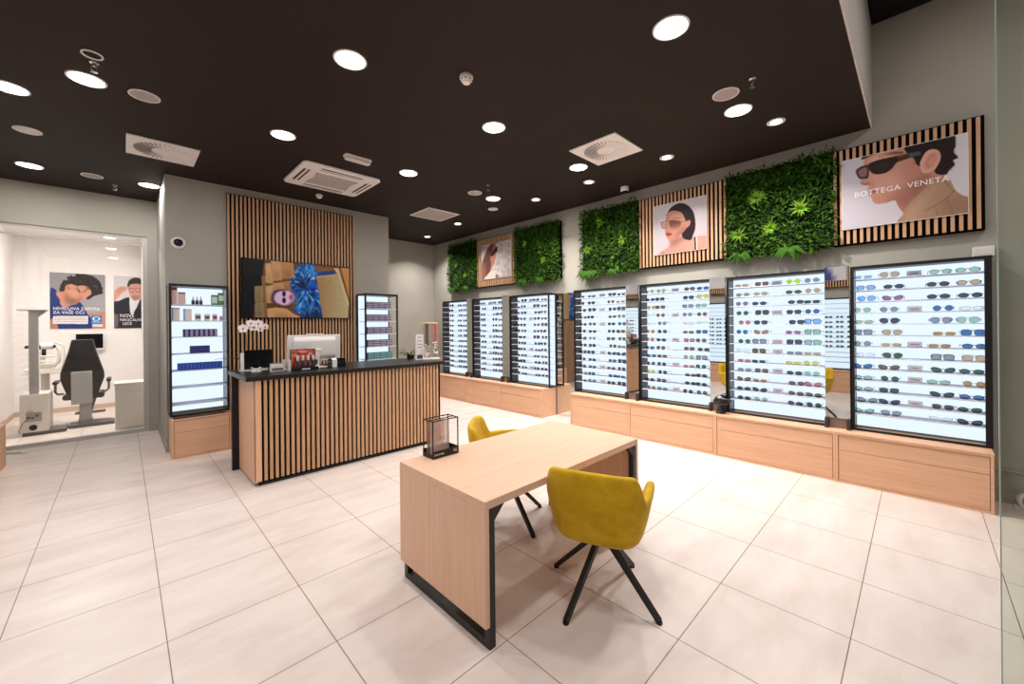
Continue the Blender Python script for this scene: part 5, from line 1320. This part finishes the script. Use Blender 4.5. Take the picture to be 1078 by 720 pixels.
MB().tube([(-.08, -.08, .26), (.14, -.08, .25)], .014, 8).tube([(-.1, -.09, .18), (.1, -.09, .17)], .012, 8).build('handles', exam_white, t, smooth=True)

t = thing('examination_chair', 'black examination chair seen from behind through the glass', 'chair', (-.455, 9.60, 0))
bk = MB()
prof = [(1.435, .115), (1.42, .125), (1.25, .155), (.90, .245), (.80, .25), (.70, .225), (.50, .165), (.45, .155)]
L0 = [(-w, z) for z, w in prof]+[(w, z) for z, w in prof[::-1]]
bk.ngon_prism([(x-.025, z) for x, z in L0][::-1], 'Y', .0, .10)
bk.build('backrest', leather, t, bevel=.02)
MB().box(-.155, .085, -.03, -.002, .38, .91).build('rear_cover', exam_grey, t, bevel=.01)
MB().box(-.26, .22, .10, .58, .44, .53).build('seat', leather, t, bevel=.03)
MB().ngon_prism([(-.09, .05), (.10, .05), (.07, .15), (.065, .46), (-.065, .46), (-.07, .15)], 'Y', .02, .18).build('lift_column', exam_grey, t, bevel=.008)
MB().ngon_prism([(-.18, 0), (.34, 0), (.34, .035), (.28, .055), (-.18, .055)], 'Y', -.06, .26).build('foot_plate', exam_dark, t, bevel=.006)
for s in (-1, 1):
    a = MB()
    x = -.025+s*.27
    a.tube([(-.025+s*.22, .06, .56), (x, .02, .56), (x+s*.03, .02, .60), (x+s*.03, .05, .72)], .016, 8)
    o = a.build('armrest', exam_dark, t, smooth=True)
    MB().box(x+s*.03-.03, x+s*.03+.03, -.02, .36, .72, .765).build('arm_pad', leather, o, bevel=.012)
MB().tube([(.10, .3, .46), (.05, .52, .25), (.03, .6, .16)], .03, 10).box(-.15, .22, .56, .74, .13, .155).build('footrest', exam_dark, t, smooth=True)

t = thing('white_cabinet', 'low white cabinet in the glass corner of the examination room', 'cabinet', (-.10, 8.90, 0))
MB().box(0, .375, 0, .45, 0, .70).build('carcass', exam_white, t, bevel=.004)
MB().box(-.012, .376, -.012, .45, .70, .735).build('top', exam_white, t, bevel=.004)
MB().box(.006, .37, -.008, -.001, .02, .60).build('door', exam_white, t, bevel=.002)
MB().box(.006, .37, -.009, -.001, .605, .695).build('drawer', exam_white, t, bevel=.002)
MB().lathe([(.012, -.022), (.012, -.009)], c=(.03, 0, .65), n=12, axis='Y').build('knob', chrome, t, smooth=True)
t = thing('added_ceiling_panel_light', 'unseen white panel light added to brighten the examination room', 'ceiling light', (-.55, 9.35, 3.35))  # added fixture, kept out of view, that lights the examination room
MB().box(-.3, .3, -.3, .3, -.02, 0).build('frame', white_pl, t)
MB().box(-.28, .28, -.28, .28, -.022, -.019).build('diffuser', emit('panel_diffuser', (255, 250, 244), 6), t)
l = bpy.data.lights.new('lamp', 'AREA'); l.shape = 'SQUARE'; l.size = .54; l.energy = 85; l.color = (1, .97, .95)
o = bpy.data.objects.new('lamp', l); C.objects.link(o); o.parent = t; o.location = (0, 0, -.03)

t = thing('cable_cover', 'short white cable cover on the floor at the left oak cabinet', 'cable cover', (-1.0, 8.20, 0))
MB().tube([(-.30, .10, .02), (-.10, .06, .02), (.07, -.08, .018)], .014, 8).build('sleeve', white_pl, t, smooth=True)
MB().box(.05, .10, -.11, -.06, 0, .03).build('end_cap', white_pl, t, bevel=.006)
t = thing('cable_coil', 'small white cable coil on the floor behind the shop glass', 'cable', (5.42, -.66, 0))
MB().tube([(.045*math.cos(a), .06+.07*math.cos(a*2)*.2, .075+.06*math.sin(a)) for a in np.linspace(0, 2*PI, 20, endpoint=False)], .011, 8, closed=True).build('loop', white_pl, t, smooth=True)
MB().box(-.03, .03, .03, .10, 0, .03).build('plug', white_pl, t, bevel=.005)

# ------------------------------------------------------------------ camera, world, colour
r_ = .774462379791387; roll = -.009778089316462395
fw = Vector((math.sin(r_), math.cos(r_), 0)); rt = Vector((math.cos(r_), -math.sin(r_), 0)); up = Vector((0, 0, 1))
c_, s_ = math.cos(roll), math.sin(roll)
R_ = c_*rt+s_*up; U_ = -s_*rt+c_*up
cam = bpy.data.cameras.new('camera'); co = bpy.data.objects.new('camera', cam); C.objects.link(co)
co.matrix_world = Matrix(((R_.x, U_.x, -fw.x, 0), (R_.y, U_.y, -fw.y, 0), (R_.z, U_.z, -fw.z, 1.6), (0, 0, 0, 1)))
cam.sensor_width = 36; cam.lens = 418.4528/1078*36; cam.shift_y = -(360-342.285)/1078; cam.clip_start = .05
bpy.context.scene.camera = co
w = bpy.data.worlds.new('world'); bpy.context.scene.world = w; w.use_nodes = True
w.node_tree.nodes['Background'].inputs[0].default_value = (1, .96, .92, 1); w.node_tree.nodes['Background'].inputs[1].default_value = .12
vs = bpy.context.scene.view_settings
vs.view_transform = 'Standard'; vs.look = 'None'; vs.gamma = 1; vs.exposure = 0; vs.use_curve_mapping = False
